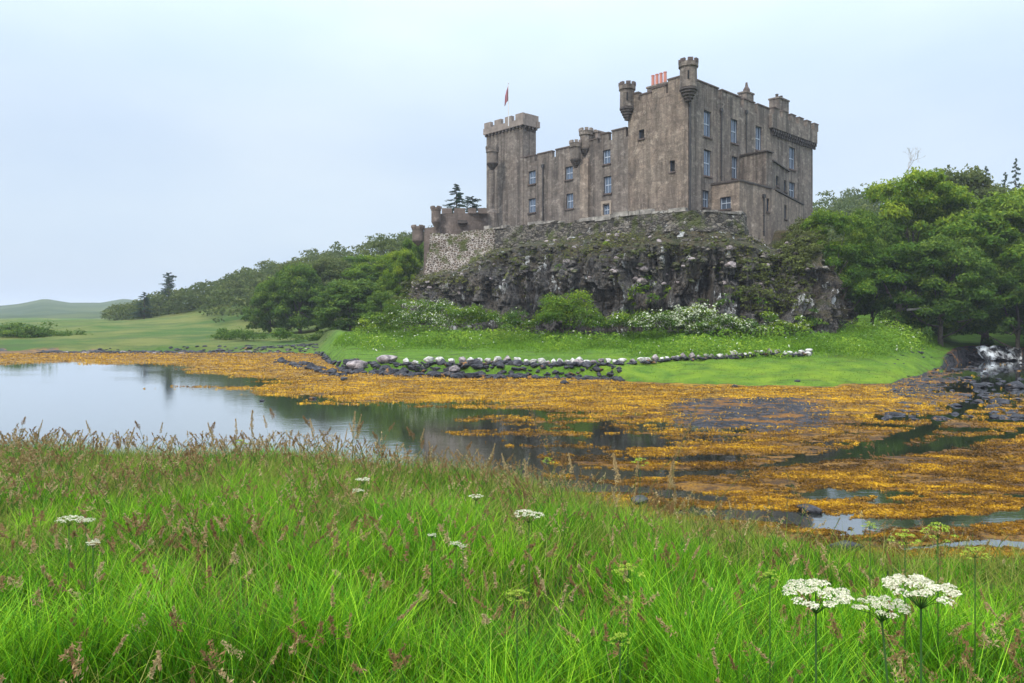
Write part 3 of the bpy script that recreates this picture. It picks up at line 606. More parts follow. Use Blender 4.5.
W0, W1, nw = wing(628, 583, 0.35, zw - 0.9, [(606.6, 156.8, 7.5, 14), (607.5, 184.8, 7.5, 17), (606.4, 209.7, 6.5, 10, 1)], [(626, 612, 1.0), (608.6, 600.5, 0.9), (597.5, 587, 0.5)], 'wing_wall')
zx = PZ(146, 93.5)
X0, X1, nx_ = wing(584.5, 520, 1.6, zx - 0.7, [(569, 173, 7.5, 13), (569.7, 201, 7, 15), (532, 177.4, 7, 13), (532, 205.5, 7, 14)], [(584, 572.6, 0.85), (569.8, 555.8, 0.85), (552.0, 537.6, 0.8), (535.0, 521, 0.8)], 'wing_wall')
# left tower
O = K0 + u * 1.5; t0 = float(hit(O, vdir, 523)); t1 = float(hit(O, vdir, 486.5)); T0 = O + vdir * t0; T1 = O + vdir * t1
ztt = PZ(122, T0[1]) - 0.3; tw = MB()
TD = 2.5
Z_SH = PZ(140.5, T0[1])
panel(tw, T0, T1, Zb, ztt)
for a_, b_ in ((T1, T1 + u * TD), (T1 + u * TD, T0 + u * TD), (T0 + u * TD, T0)):
    tw.add([(*a_, Zb), (*b_, Zb), (*b_, ztt), (*a_, ztt)], [(0, 1, 2, 3)])
tw.prism([tuple(T0 + u * .5), tuple(T1 + u * .5), tuple(T1 + u * TD), tuple(T0 + u * TD)], ztt - 0.8, ztt - 0.02)
tower = cb(tw, 'tower', M['harl_wing'])
tb = MB(); tk = MB(); nt = nw
nn = -vdir
band(tb, T0, T1, nt, ztt - 0.1, ztt + 0.75, 0.27, 0.5); band(tb, T0 + u * 0.12, T0 + u * TD, nn, ztt - 0.1, ztt + 0.75, 0.27, 0.5)
band(tb, T1 + u * 0.12, T1 + u * TD, vdir, ztt - 0.1, ztt + 0.75, 0.4, 0.5); band(tb, T0 + u * TD, T1 + u * TD, u, ztt - 0.1, ztt + 0.75, 0.4, 0.5)
Lt = t1 - t0
for k in range(4):
    q = T0 + vdir * (-0.27 + 0.75 + k * (Lt + 0.54 - 1.5) / 3) + nt * 0.03; tb.box((*q, ztt + 1.13), vdir, nt, 0.68 if k else 0.74, 0.24, 0.4)
for k in range(1, 4):
    q = T0 + u * (k * TD / 3.2) + nn * 0.03; tb.box((*q, ztt + 1.13), u, nn, 0.4, 0.24, 0.4)
    q = T1 + u * (k * TD / 3.2) - nn * 0.16; tb.box((*q, ztt + 1.13), u, nn, 0.4, 0.24, 0.4)
for s_ in np.arange(0.2, Lt, 0.72):
    q = T0 + vdir * s_ + nt * 0.18; tk.box((*q, ztt - 0.30), vdir, nt, 0.11, 0.15, 0.19)
for s_ in np.arange(0.2, TD, 0.72):
    q = T0 + u * s_ + nn * 0.18; tk.box((*q, ztt - 0.30), u, nn, 0.11, 0.15, 0.19)
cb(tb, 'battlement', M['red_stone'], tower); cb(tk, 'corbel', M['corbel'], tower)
# bartizans
def turret(cx, cy, r, ztop, zbody, zcone, mat=M['harl_wing'], nm=7, mmat=None, slit=True):
    b = MB(); b.lathe((cx, cy), [(r * 0.94, zbody), (r, zbody + 0.05), (r * 0.97, ztop - 0.55), (r * 1.13, ztop - 0.5), (r * 1.13, ztop), (r * 0.85, ztop), (r * 0.85, ztop - 0.3)], 20)
    body = cb(b, 'turret', mat)
    m_ = MB()
    for k in range(nm):
        q = 2 * math.pi * (k + 0.25) / nm; ax = np.array([-math.sin(q), math.cos(q)]); ay = np.array([math.cos(q), math.sin(q)])
        m_.box((cx + ay[0] * r * 0.99, cy + ay[1] * r * 0.99, ztop + 0.15), ax, ay, r * 0.29, 0.14, 0.18)
    cb(m_, 'battlement', mmat or M['coping'], body)
    c = MB(); st = 5; prof = []
    for k in range(st):
        z1 = zbody - (zbody - zcone) * k / st; rr = r * (1.03 - 0.83 * (k / st) ** 1.1); z2 = zbody - (zbody - zcone) * (k + 0.75) / st
        prof += [(rr, z1), (rr, z2 + 0.02)] if k else [(rr, z1 - 0.01), (rr, z2)]
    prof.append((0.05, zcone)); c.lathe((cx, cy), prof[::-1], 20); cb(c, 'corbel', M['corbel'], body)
    if slit:
        s = MB(); dd = np.array([-cx, -cy]) / math.hypot(cx, cy); ax = np.array([-dd[1], dd[0]]); s.box((*(np.array([cx, cy]) + dd * r * 0.93), (ztop - .5 + zbody) / 2 + 0.1), ax, dd, 0.09, r * 0.06 + 0.05, 0.45); cb(s, 'arrow_slit', M['dark'], body)
    return body
p1 = K0 + np.array([0, -0.15]); turret(p1[0], p1[1], 0.93, PZ(62, 79.5), PZ(87.5, 79.5), PZ(101.5, 79.6), M['harl_side'])
p2 = B2 + n_l * 0.1; turret(PX(627.2, p2[1]), p2[1], 0.86, PZ(86, p2[1]), PZ(108, p2[1]), PZ(121, p2[1]), M['harl_side'])
p3 = W1 + nw * 0.1; turret(PX(586, p3[1]), p3[1], 0.76, PZ(131.5, p3[1]), PZ(149, p3[1]), PZ(157.5, p3[1]), M['harl_wing'], 7, M['red_stone'], False)
turret(PX(575.8, 91.2), 91.2, 0.68, PZ(143.5, 91.2), PZ(159.5, 91.2), PZ(168, 91.2), M['harl_wing'], 7, M['red_stone'], False)
p4 = np.array([0, 102.2]); turret(PX(492.3, p4[1]), p4[1], 0.78, PZ(149, p4[1]) , PZ(163.5, p4[1]), PZ(170, p4[1]), M['harl_wing'], 7, M['harl_wing'], False)
# round stair shaft under the left bartizan, buttress strip on the wing
sh = MB(); sh.lathe((PX(491.5, 102.4), 102.4), [(0.42, Zb + 1), (0.42, PZ(171, 102.4))], 12); cb(sh, 'shaft', M['harl_wing'])
sh = MB(); sh.lathe((PX(492.5, 101.6), 101.6), [(0.5, PZ(236, 101.6)), (0.85, PZ(231, 101.6)), (0.85, PZ(213, 101.6)), (0.3, PZ(209, 101.6))], 14); cb(sh, 'turret', M['harl_wing'])
bt = MB(); q0 = hit(W0, vdir, 590.5); q1 = hit(W0, vdir, 582.5); c_ = W0 + vdir * (q0 + q1) / 2 + nw * 0.2; bt.box((*c_, (Zb + PZ(163, 90)) / 2), vdir, nw, (q1 - q0) / 2, 0.3, (PZ(163, 90) - Zb) / 2); 
bt.box((*(c_ - nw * 0.12), PZ(163, 90) + 0.35), vdir, nw, (q1 - q0) / 2 * 0.8, 0.2, 0.4, 0.75)
cb(bt, 'buttress', M['harl_annex'])
# chimneys
def chimney(px, d, hw, zb_, zt_, pots, mat, pot_mat=M['pot'], h=1.0, cap=True):
    c = MB(); x = PX(px, d); c.box((x, d, (zb_ + zt_) / 2), u, vdir, hw[0], hw[1], (zt_ - zb_) / 2)
    if cap: c.box((x, d, zt_ + 0.08), u, vdir, hw[0] + 0.1, hw[1] + 0.1, 0.1)
    ch = cb(c, 'chimney', mat)
    for k in range(pots):
        f = (k - (pots - 1) / 2); ax = vdir if hw[1] > hw[0] else u; q = np.array([x, d]) + ax * f * (max(hw) * 2 / max(pots, 1) * 0.86)
        pt = MB(); pt.lathe(tuple(q), [(0.2, zt_ + 0.1), (0.18, zt_ + h - 0.05), (0.21, zt_ + h - 0.02), (0.21, zt_ + h + 0.08), (0.11, zt_ + h + 0.08)], 12); cb(pt, 'chimney_pot', pot_mat, ch)
chimney(659, 85.0, (0.5, 1.3), ZT - 2, PZ(87, 85), 4, M['harl_side'], h=1.45)
chimney(746, 93.2, (0.9, 0.55), ZT - 2, PZ(94.5, 93.2), 0, M['harl_side'])
for q_, d_, z_ in ((746.5, 93.2, 94.5), ):
    m_ = MB(); m_.lathe((PX(q_, d_), d_), [(0.45, PZ(z_, d_) + .1), (0.42, PZ(z_, d_) + 0.6), (0.2, PZ(z_, d_) + 1.0), (0.12, PZ(z_, d_) + 1.5)], 12); cb(m_, 'chimney_pot', M['coping'])
chimney(779, 98.0, (1.35, 0.7), ZT - 2, PZ(101, 98), 2, M['harl_side'], M['corbel'], 0.7)
chimney(598, 92.5, (0.9, 0.7), zw - 2, PZ(134, 92.5), 3, M['red_stone'], M['red_stone'], 0.35)
# annexes in front of the right face
A1 = np.array([24.8, 80.7]); A0 = np.array([22.45, 83.2]); A2 = np.array([30.0, 85.6]); A2b = np.array([30.75, 86.5]); A3 = np.array([38.6, 98.0]); zA = PZ(181, 80.7)
def on_wall(P0, P1, lst):
    d = (P1 - P0) / np.linalg.norm(P1 - P0); return [op(P0, d, *q) for q in lst], d
am = MB()
oA, dA = on_wall(A1, A0, [(725.3, 203, 11, 12)]); _, nA = panel(am, A1, A0, 10.5, zA, oA)
oB, dB = on_wall(A1, A2, [(768, 205, 2.6, 13)]); _, nB = panel(am, A1, A2, 10.5, zA, oB)
panel(am, A2, A2b, 10.5, zA)
oC, dC = on_wall(A2b, A3, [(785.6, 212, 2.4, 14)]); _, nC = panel(am, A2b, A3, 10.5, zA - 0.05, oC)
am.prism([tuple(A1 + np.array([0.15, .35])), tuple(A2 + np.array([-.2, .3])), tuple(A3 - u * 0.2), tuple(A0 + u * 0.3)], zA - 0.6, zA - 0.03)
annex = cb(am, 'annex', M['harl_annex'])
for os_, P_, dd, nn_ in ((oA, A1, dA, nA),): 
    for o_ in os_: window(P_, dd, nn_, o_)
for os_, P_, dd, nn_ in ((oB, A1, dB, nB), (oC, A2b, dC, nC)):
    for o_ in os_: window(P_, dd, nn_, o_, False)
cpA = MB()
for a_, b_, n_ in ((A1, A0, nA), (A1, A2, nB), (A2b, A3, nC)):
    L = np.linalg.norm(b_ - a_); d = (b_ - a_) / L; cpA.box((*((a_ + b_) / 2 - n_ * 0.12), zA + 0.09 - (0.004 if n_ is nB else 0)), d, n_, L / 2 + 0.06, 0.24, 0.09)
cb(cpA, 'coping', M['corbel'])
bm_ = MB(); Q0 = np.array([27.0, 87.6]); Q1 = np.array([29.25, 85.15]); Q2 = np.array([30.3, 86.15]); Q3 = np.array([34.6, 92.6]); Q4 = K0 + u * 22.2; zB = PZ(151.5, 85.2)
panel(bm_, Q1, Q0, zA - 1, zB); panel(bm_, Q1, Q2, zA - 1, zB)
oD, dD = on_wall(Q2, Q3, [(777.3, 181, 2.6, 10), (785.3, 186, 2.4, 11)]); _, nD = panel(bm_, Q2, Q3, zA - 1, zB - 0.9, oD)
bm_.prism([tuple(Q1 + np.array([.1, .4])), tuple(Q2 + np.array([-.1, .5])), tuple(Q3 - u * .3), tuple(Q4), tuple(Q0 + u * .3)], zB - 1.6, zB - 1.2)
cb(bm_, 'annex', M['harl_side'])
for o_ in oD: window(Q2, dD, nD, o_, False)
c_ = MB()
for a_, b_, zz_ in ((Q1, Q0, zB), (Q1, Q2, zB - .004), (Q2, Q3, zB - 0.9)):
    L = np.linalg.norm(b_ - a_); d = (b_ - a_) / L; c_.box((*((a_ + b_) / 2), zz_ + 0.07), d, np.array([d[1], -d[0]]), L / 2 + 0.05, 0.2, 0.07)
cb(c_, 'coping', M['corbel'])
# drainpipes
def pipe(P, d, n, px, y0, y1, hop=True, r=0.075):
    t = hit(P, d, px); q = P + d * t + n * 0.13; m_ = MB(); m_.tube([(*q, PZ(y1, q[1])), (*q, PZ((y0 + y1) / 2, q[1])), (*q, PZ(y0, q[1]))], r, 8)
    if hop: m_.box((*q, PZ(y0, q[1])), d, n, 0.2, 0.13, 0.2)
    for z in np.arange(PZ(y1, q[1]) + 0.5, PZ(y0, q[1]), 1.8): m_.box((*q, z), d, n, 0.12, 0.1, 0.04)
    cb(m_, 'drainpipe', M['pipe'])
pipe(K0, u, n_r, 688.9, 103, 211, False, 0.1); pipe(K0, u, n_r, 720.5, 110, 181); pipe(X0, vdir, nw, 543.5, 166, 224); pipe(A1, dB, nB, 763, 196, 236)
pipe(K0, u, n_r, 745.5, 112, 158, True, 0.06)
# children of children: their meshes were written in castle space, so parents stay at the castle's own origin
# flagpole
fp = empty('flagpole', (PX(508.5, 101), 101, ztt - 0.2)); tag(fp, 'thin white flagpole with a drooping red flag on the left castle tower', 'flagpole')
m_ = MB(); zt_ = PZ(84, 101) - fp.location.z; m_.tube([(0, 0, 0), (0, 0, zt_ / 2), (0, 0, zt_)], [0.075, 0.06, 0.045], 8); m_.lathe((0, 0), [(0.03, zt_), (0.1, zt_ + .05), (0.1, zt_ + .15), (0.03, zt_ + .2)], 8); m_.build('pole', M['white'], fp)
ns, nq = 14, 10; V = []
for i in range(ns):
    for j in range(nq):
        s_ = i / (ns - 1); q_ = j / (nq - 1)
        V.append((-0.06 - 0.40 * s_ - 0.10 * q_ * s_, 0.16 * math.sin(s_ * 9 + q_), zt_ - 0.2 - 2.0 * q_ - 1.35 * s_ * (1 - 0.35 * q_)))
idx = np.arange(ns * nq).reshape(ns, nq); Fq = np.stack([idx[:-1, :-1], idx[:-1, 1:], idx[1:, 1:], idx[1:, :-1]], -1).reshape(-1, 4)
fo = mesh_np('flag', V, Fq, M['flag_red'], fp, True); sl_ = fo.modifiers.new('thick', 'SOLIDIFY'); sl_.thickness = 0.01

# ------------------------------------------------------------------ terrace wall and curtain wall
def wall_strip(mb, pts, th, batter=0.0, rough=0.06, seed=1, step=0.5):
    """pts: (px, dist, y top, y bottom); a wall of real thickness following them"""
    P = np.array([[PX(a, b), b, PZ(c, b), PZ(e, b)] for a, b, c, e in pts]); L = np.concatenate([[0], np.cumsum(np.hypot(np.diff(P[:, 0]), np.diff(P[:, 1])))])
    s = np.linspace(0, L[-1], int(L[-1] / step) + 2); Q = np.stack([np.interp(s, L, P[:, k]) for k in range(4)], -1)
    tg = np.gradient(Q[:, :2], axis=0); tg /= np.linalg.norm(tg, axis=1)[:, None]; nn = np.stack([tg[:, 1], -tg[:, 0]], -1)
    if (nn * -Q[:, :2]).sum() < 0: nn = -nn
    nv = 9; V = []
    for i in range(len(s)):
        top = Q[i, 2] + rough * vn(s[i] * 1.3, 0, 0, seed)
        for j in range(nv):
            f = j / (nv - 1); z = Q[i, 3] + (top - Q[i, 3]) * f; o_ = batter * (1 - f) + rough * 1.2 * float(vn(s[i] * 1.1, z * 1.3, 0, seed + 1))
            V.append((Q[i, 0] + nn[i, 0] * o_, Q[i, 1] + nn[i, 1] * o_, z))
        V.append((Q[i, 0] - nn[i, 0] * th, Q[i, 1] - nn[i, 1] * th, top)); V.append((Q[i, 0] - nn[i, 0] * th, Q[i, 1] - nn[i, 1] * th, Q[i, 3]))
    k = nv + 2; Fs = [(i * k + j, i * k + (j + 1) % k, (i + 1) * k + (j + 1) % k, (i + 1) * k + j) for i in range(len(s) - 1) for j in range(k)]
    Fs += [tuple(range(k)), tuple((len(s) - 1) * k + j for j in range(k))[::-1]]
    mb.add(V, Fs); return Q, nn
tw_ = empty('terrace_wall', (0, 0, 0)); tag(tw_, 'dark rubble terrace wall with pale coping along the cliff top below the castle', 'wall')
m_ = MB(); Q, nn = wall_strip(m_, [(484, 97.5, 229, 256), (520, 93.5, 225.5, 257), (545, 91, 222.5, 257), (600, 84.3, 220, 257), (617, 82.3, 219, 257), (619, 82.1, 215, 256), (660, 78.3, 212, 255), (690, 76.3, 209.5, 253), (722, 76.8, 212, 252), (741, 77.6, 213, 250), (744, 80.5, 213, 244)], 0.6, 0.7, 0.22)
m_.build('wall', M['rubble'], tw_)
m_ = MB(); rng = random.Random(4)
i = 0
while i < len(Q) - 4:
    k = rng.randint(1, 5); k = min(k, len(Q) - 1 - i); a_, b_ = Q[i], Q[i + k]
    if rng.random() < 0.72:
        d = (b_[:2] - a_[:2]); L = np.linalg.norm(d); d /= L; n = np.array([d[1], -d[0]]); n = n if np.dot(n, -a_[:2]) > 0 else -n
        hgt = rng.choice([0.1, 0.14, 0.3, 0.42]); m_.box((*((a_[:2] + b_[:2]) / 2 - n * 0.27), max(a_[2], b_[2]) + hgt / 2 - 0.1), d, n, L / 2 - 0.04, 0.36, hgt / 2 + .05)
    i += k
m_.build('coping', M['cope_pale'], tw_)
cw = empty('curtain_wall', (0, 0, 0)); tag(cw, 'low battlemented curtain wall with small corner turrets left of the castle tower', 'wall')
m_ = MB(); wall_strip(m_, [(489.5, 101, 213, 236), (470, 100, 213, 236), (436, 99, 214, 236)], 0.6, 0, 0.02, 7)
wall_strip(m_, [(440, 98.9, 226, 288), (424, 99.3, 228, 288)], 0.8, 0.2, 0.03, 8)
m_.build('wall', M['curtain'], cw)
m_ = MB()
for a_, b_ in ((486.5, 478), (476, 468), (465, 454), (452, 442)):
    x0, x1 = PX(a_, 100), PX(b_, 100); yy = 99.95; m_.box(((x0 + x1) / 2, yy + 0.2, PZ(213, 100) + 0.28), (1, 0), (0, 1), abs(x1 - x0) / 2, 0.3, 0.36)
m_.build('battlement', M['curtain'], cw)
for px, d, r, y0, y1, y2 in ((436, 98.7, 0.62, 208.5, 222, 229), (418, 99.6, 0.78, 227.5, 241, 246)):
    m_ = MB(); m_.lathe((PX(px, d), d), [(0.1, PZ(y2, d)), (r * 0.6, PZ((y1 + y2) / 2, d)), (r, PZ(y1, d)), (r, PZ(y0 + 2, d)), (r * 1.12, PZ(y0 + 2, d)), (r * 1.12, PZ(y0, d)), (r * .8, PZ(y0, d))], 16)
    tt = m_.build('turret', M['curtain'], cw)
    m_ = MB()
    for k in range(5):
        q = 2 * math.pi * (k + .3) / 5; m_.box((PX(px, d) + math.cos(q) * r, d + math.sin(q) * r, PZ(y0, d) + .12), (-math.sin(q), math.cos(q)), (math.cos(q), math.sin(q)), r * .35, .12, .16)
    m_.build('battlement', M['curtain'], tt)
m_ = MB(); m_.box((PX(462.5, 99.4), 99.4, PZ(222, 99.4)), (1, 0), (0, 1), 0.6, 0.5, 0.22); m_.build('corbel', M['corbel'], cw)
mw = empty('retaining_wall', (0, 0, 0)); tag(mw, 'brown rubble retaining wall with broad white mortar joints under the curtain wall', 'wall')
m_ = MB(); wall_strip(m_, [(427, 96.9, 252, 280), (431, 96.7, 252, 280), (450, 96.2, 252, 278), (478, 94.8, 250, 272), (492, 93.8, 249, 266)], 0.9, 0.9, 0.12, 12); 
wall_strip(m_, [(430, 97.9, 233, 256), (440, 97.8, 233, 256), (460, 97.3, 234, 256), (462, 97.3, 231, 256), (495, 96, 228, 256)], 0.7, 0.5, 0.1, 13); m_.build('wall', M['mortared'], mw)

# ------------------------------------------------------------------ foliage machinery
def leaves(C, N, size, rg, aspect=1.0, jitter=0.6):
    """quads at centres C, roughly facing N"""
    n = len(C); N = N + rg.normal(0, jitter, (n, 3)); N /= np.linalg.norm(N, axis=1)[:, None] + 1e-9
    A = np.cross(N, rg.normal(0, 1, (n, 3))); A /= np.linalg.norm(A, axis=1)[:, None] + 1e-9; B = np.cross(N, A)
    s = (size * rg.uniform(0.6, 1.35, n))[:, None]; A = A * s * 0.5; B = B * s * 0.5 * aspect
    fold = N * s * 0.18
    V = np.stack([C - A * 1.15, C - B * 0.8 + fold * .3, C + A * 1.15, C + B * 0.8 + fold], 1).reshape(-1, 3)
    Fq = np.arange(4 * n).reshape(n, 4)
    return V, Fq
def crown_points(rg, blobs, per, shell=0.55, up=0.25):
    Cs, Ns, Ts = [], [], []
    for (c, r, tn) in blobs:
        k = max(8, int(per * (r[0] * r[1]) ** 1.0)); q = rg.normal(0, 1, (k, 3)); q /= np.linalg.norm(q, axis=1)[:, None]
        q[:, 2] = np.where(q[:, 2] < -0.25, -q[:, 2] * 0.6, q[:, 2])
        rad = rg.uniform(shell, 1.08, k)[:, None]
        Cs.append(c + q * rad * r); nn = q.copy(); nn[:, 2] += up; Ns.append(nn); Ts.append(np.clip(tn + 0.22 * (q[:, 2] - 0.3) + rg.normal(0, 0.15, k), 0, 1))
    return np.concatenate(Cs), np.concatenate(Ns), np.concatenate(Ts)
def broad_blobs(rg, H, R, base, n, br=0.3, flat=0.8):
    """clump centres spread through an uneven dome of height H and half-width R"""
    out_ = []; ch = H - base
    for k in range(n):
        a = rg.uniform(0, 2 * math.pi); zf = rg.uniform(0, 1) ** 0.8; env = math.sqrt(max(0.0, 1 - ((zf - 0.35) / 0.72) ** 2)); rr = R * env * rg.uniform(0.25, 0.92) ** 0.6
        rr *= 1 + 0.18 * math.sin(a * 3 + zf * 4)
        r_ = R * br * rg.uniform(0.65, 1.25)
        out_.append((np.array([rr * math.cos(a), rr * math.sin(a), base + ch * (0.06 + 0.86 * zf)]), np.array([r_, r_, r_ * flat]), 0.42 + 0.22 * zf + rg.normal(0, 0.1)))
    return out_
def trunk_mesh(rg, H, base, R, r0, blobs, lean=(0, 0), nl=9):
    m = MB(); top = base + (H - base) * 0.55; pts = []
    for k in range(7):
        f = k / 6; pts.append((lean[0] * f + 0.15 * rg.normal() * f, lean[1] * f + 0.15 * rg.normal() * f, -0.5 + (top + 0.5) * f))
    m.tube(pts, [r0 * 1.5, r0 * 1.05, r0 * 0.95, r0 * 0.8, r0 * 0.62, r0 * 0.45, r0 * 0.25], 8)
    sel = rg.permutation(len(blobs))[:nl]
    for i_ in sel:
        c = blobs[i_][0]; f = rg.uniform(0.3, 0.85); p0 = np.array(pts[int(f * 6)]); mid = (p0 + c) / 2 + np.array([0, 0, -0.08 * H * rg.uniform(0, 1)]) + rg.normal(0, 0.2, 3)
        m.tube([p0, (p0 + mid) / 2 + rg.normal(0, .1, 3), mid, (mid + c) / 2, c], [r0 * 0.42, r0 * 0.34, r0 * 0.27, r0 * 0.18, r0 * 0.07], 6)
    return m
def make_tree(name, seed, H, R, base, leaf, per, mat, nblob=70, br=0.28, flat=0.8, r0=0.3, lean=(0, 0), nl=10):
    rg = np.random.default_rng(seed); bl_ = broad_blobs(rg, H, R, base, nblob, br, flat); root = empty(name)
    C, N, T = crown_points(rg, bl_, per); V, Fq = leaves(C, N, leaf, rg, 0.75)
    trunk_mesh(rg, H, base, R, r0, bl_, lean, nl).build('trunk', M['bark'], root, True)
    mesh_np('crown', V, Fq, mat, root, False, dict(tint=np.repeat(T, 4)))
    return root, H, R
PROTO = {}
def proto(key, **kw):
    r_, H, R = make_tree(**kw); PROTO[key] = (r_, H, R, [False])
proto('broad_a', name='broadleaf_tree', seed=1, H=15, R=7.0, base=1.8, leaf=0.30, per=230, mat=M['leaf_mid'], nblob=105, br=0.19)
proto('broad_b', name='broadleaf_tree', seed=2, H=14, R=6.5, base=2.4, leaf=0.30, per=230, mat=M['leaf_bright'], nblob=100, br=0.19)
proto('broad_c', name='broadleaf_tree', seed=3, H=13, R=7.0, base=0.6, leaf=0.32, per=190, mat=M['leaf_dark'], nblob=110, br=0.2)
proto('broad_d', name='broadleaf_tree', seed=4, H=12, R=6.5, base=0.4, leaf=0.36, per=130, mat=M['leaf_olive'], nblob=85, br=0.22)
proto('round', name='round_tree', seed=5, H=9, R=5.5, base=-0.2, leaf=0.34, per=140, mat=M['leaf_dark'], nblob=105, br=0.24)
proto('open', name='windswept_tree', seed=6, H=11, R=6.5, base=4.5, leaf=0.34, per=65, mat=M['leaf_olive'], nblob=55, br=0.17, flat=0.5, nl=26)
def place(key, px, d, ytop, wpx, rz, label, cat='tree', group=None, zoff=0.0, zbase=None):
    r_, H, R, used = PROTO[key]; o = r_ if not used[0] else copy_tree(r_); used[0] = True
    x = PX(px, d); zb_ = float(ground(x, d)) - 0.1 + zoff if zbase is None else zbase; s = (PZ(ytop, d) - zb_) / H; k = wpx / F * d / 2 / R
    o.location = (x, d, zb_); o.rotation_euler = (0, 0, rz); o.scale = (k, k, s); tag(o, label, cat, group)
    return o
# trees right of the crag
for a in [
 ('broad_a', 832, 79, 209, 92, 0.3, 'green broadleaf tree with drooping branches right beside the crag'),
 ('broad_b', 914, 86, 170, 120, 1.1, 'tall spreading bright green tree over the grassy bank right of the castle'),
 ('broad_a', 985, 84, 192, 150, 2.2, 'dense green broadleaf tree overhanging the dark stream'),
 ('broad_c', 940, 79, 232, 110, 0.9, 'lower dark green tree in front of the dense crown above the stream'),
 ('broad_b', 1050, 88, 178, 130, 4.0, 'bright green tree cut by the right edge of the photo'),
 ('broad_c', 872, 84.5, 205, 72, 2.9, 'small shaded tree between the crag and the leaning pale trunk'),
 ('broad_c', 1018, 79, 250, 92, 5.0, 'dark low tree hanging over the waterfall'),
 ('broad_d', 955, 105, 172, 120, 3.3, 'olive green treetop rising behind the tall spreading tree'),
 ('broad_d', 1080, 100, 168, 150, 1.5, 'olive tree rising on the wooded slope at the right edge'),
 ('broad_c', 1100, 76, 230, 120, 1.9, 'dark tree beyond the right edge beside the stream'),
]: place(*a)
# trees left of the castle
for a in [
 ('round', 351, 106, 281, 78, 0.0, 'rounded dark green tree at the field edge nearest the castle bank'),
 ('round', 300, 120, 266, 62, 1.7, 'domed dark tree at the left end of the wood beside the field'),
 ('round', 270, 124, 284, 46, 2.9, 'small dark shrubby tree at the corner of the pale field'),
 ('broad_d', 330, 128, 259, 80, 0.5, 'olive brown tree behind the rounded trees left of the castle'),
 ('broad_a', 377, 118, 254, 74, 2.6, 'mid green tree close behind the bank left of the crag'),
 ('open', 392, 135, 236, 74, 0.8, 'open windswept tree with bare limbs on the skyline left of the curtain wall'),
 ('broad_b', 402, 106, 248, 44, 1.9, 'bright green tree pressed against the left side of the crag'),
 ('broad_c', 414, 112, 236, 46, 3.8, 'dark green tree directly beneath the curtain wall turret'),
 ('broad_d', 300, 150, 262, 70, 3.1, 'olive tree on the wooded hillside above the domed tree'),
 ('broad_a', 350, 150, 256, 74, 4.1, 'green treetop on the hillside under the windswept tree'),
 ('round', 385, 98, 292, 40, 3.6, 'dark bushy tree in the hollow between the bank and the crag'),
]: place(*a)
# wood on the hills: an unbroken canopy, one mass each
def wood(name, seed, spots, leaf, per, mat):
    rg = np.random.default_rng(seed); bl_ = []
    for (x, y, H, R) in spots:
        z0 = float(ground(x, y))
        for k in range(13):
            a = rg.uniform(0, 6.28); zf = rg.uniform(0.0, 1); rr = R * math.sqrt(max(0.05, 1 - zf ** 2)) * rg.uniform(0.4, 1)
            r_ = R * rg.uniform(0.25, 0.42); bl_.append((np.array([x + rr * math.cos(a), y + rr * math.sin(a), z0 + H * (0.02 + 0.88 * zf)]), np.array([r_, r_, r_ * 0.6]), 0.35 + 0.2 * zf + rg.normal(0, 0.16)))
    C, N, T = crown_points(rg, bl_, per, 0.7); V, Fq = leaves(C, N, leaf, rg, 0.8)
    return mesh_np(name, V, Fq, mat, None, False, dict(tint=np.repeat(T, 4)))
rg = np.random.default_rng(77); sp = []
for _ in range(230):
    px = rg.uniform(215, 470); d = rg.uniform(150, 225); sp.append((PX(px, d), d, rg.uniform(7, 10.5) * (0.78 + 0.34 * (px - 215) / 230), rg.uniform(3.2, 5.2)))
for _ in range(90):
    px = rg.uniform(112, 260); d = rg.uniform(180, 225); sp.append((PX(px, d), d, rg.uniform(4.5, 7) * (.5 + .5 * min(1, (px - 105) / 60)), rg.uniform(3.5, 5)))
tag(wood('far_wood', 8, sp, 0.62, 8.5, M['leaf_olive']), 'misty olive wood covering the hillside left of the castle', 'wood', None, 'stuff')
sp = []
for _ in range(300):
    px = rg.uniform(790, 1180); d = rg.uniform(112, 212); sp.append((PX(px, d), d, rg.uniform(5, 8.5), rg.uniform(3.4, 5.5)))
tag(wood('hillside_wood', 9, sp, 0.55, 9.5, M['leaf_olive']), 'muted green wood covering the slope behind the trees on the right', 'wood', None, 'stuff')
# undergrowth masses
def bush_mass(name, spots, leaf, per, mat, seed, label, cat='bush', group=None, flower=0.0):
    """one bush: a few merging clumps"""
    rg = np.random.default_rng(seed); bl_ = []
    xs = np.array([s_[0] for s_ in spots]).mean(); ys = np.array([s_[1] for s_ in spots]).mean(); z0 = float(ground(xs, ys))
    for (x, y, z, r) in spots:
        for k in range(7):
            bl_.append((np.array([x - xs + rg.normal(0, r * .45), y - ys + rg.normal(0, r * .3), z - z0 + abs(rg.normal(0, r * .4))]), np.array([r * .55, r * .55, r * .42]) * rg.uniform(.7, 1.2), 0.5 + rg.normal(0, 0.12)))
    C, N, T = crown_points(rg, bl_, per, 0.55, 0.5); V, Fq = leaves(C, N, leaf, rg, 0.75)
    root = mesh_np(name, V, Fq, [mat, M['blossom']], None, False, dict(tint=np.repeat(T, 4)), (rg.uniform(0, 1, len(Fq)) < flower * (0.4 + 0.9 * (fbm(C[:, 0] * 1.2, C[:, 2] * 1.2, C[:, 1], 3, seed) > 0))).astype(int) if flower else None)
    root.location = (xs, ys, z0); return tag(root, label, cat, group)

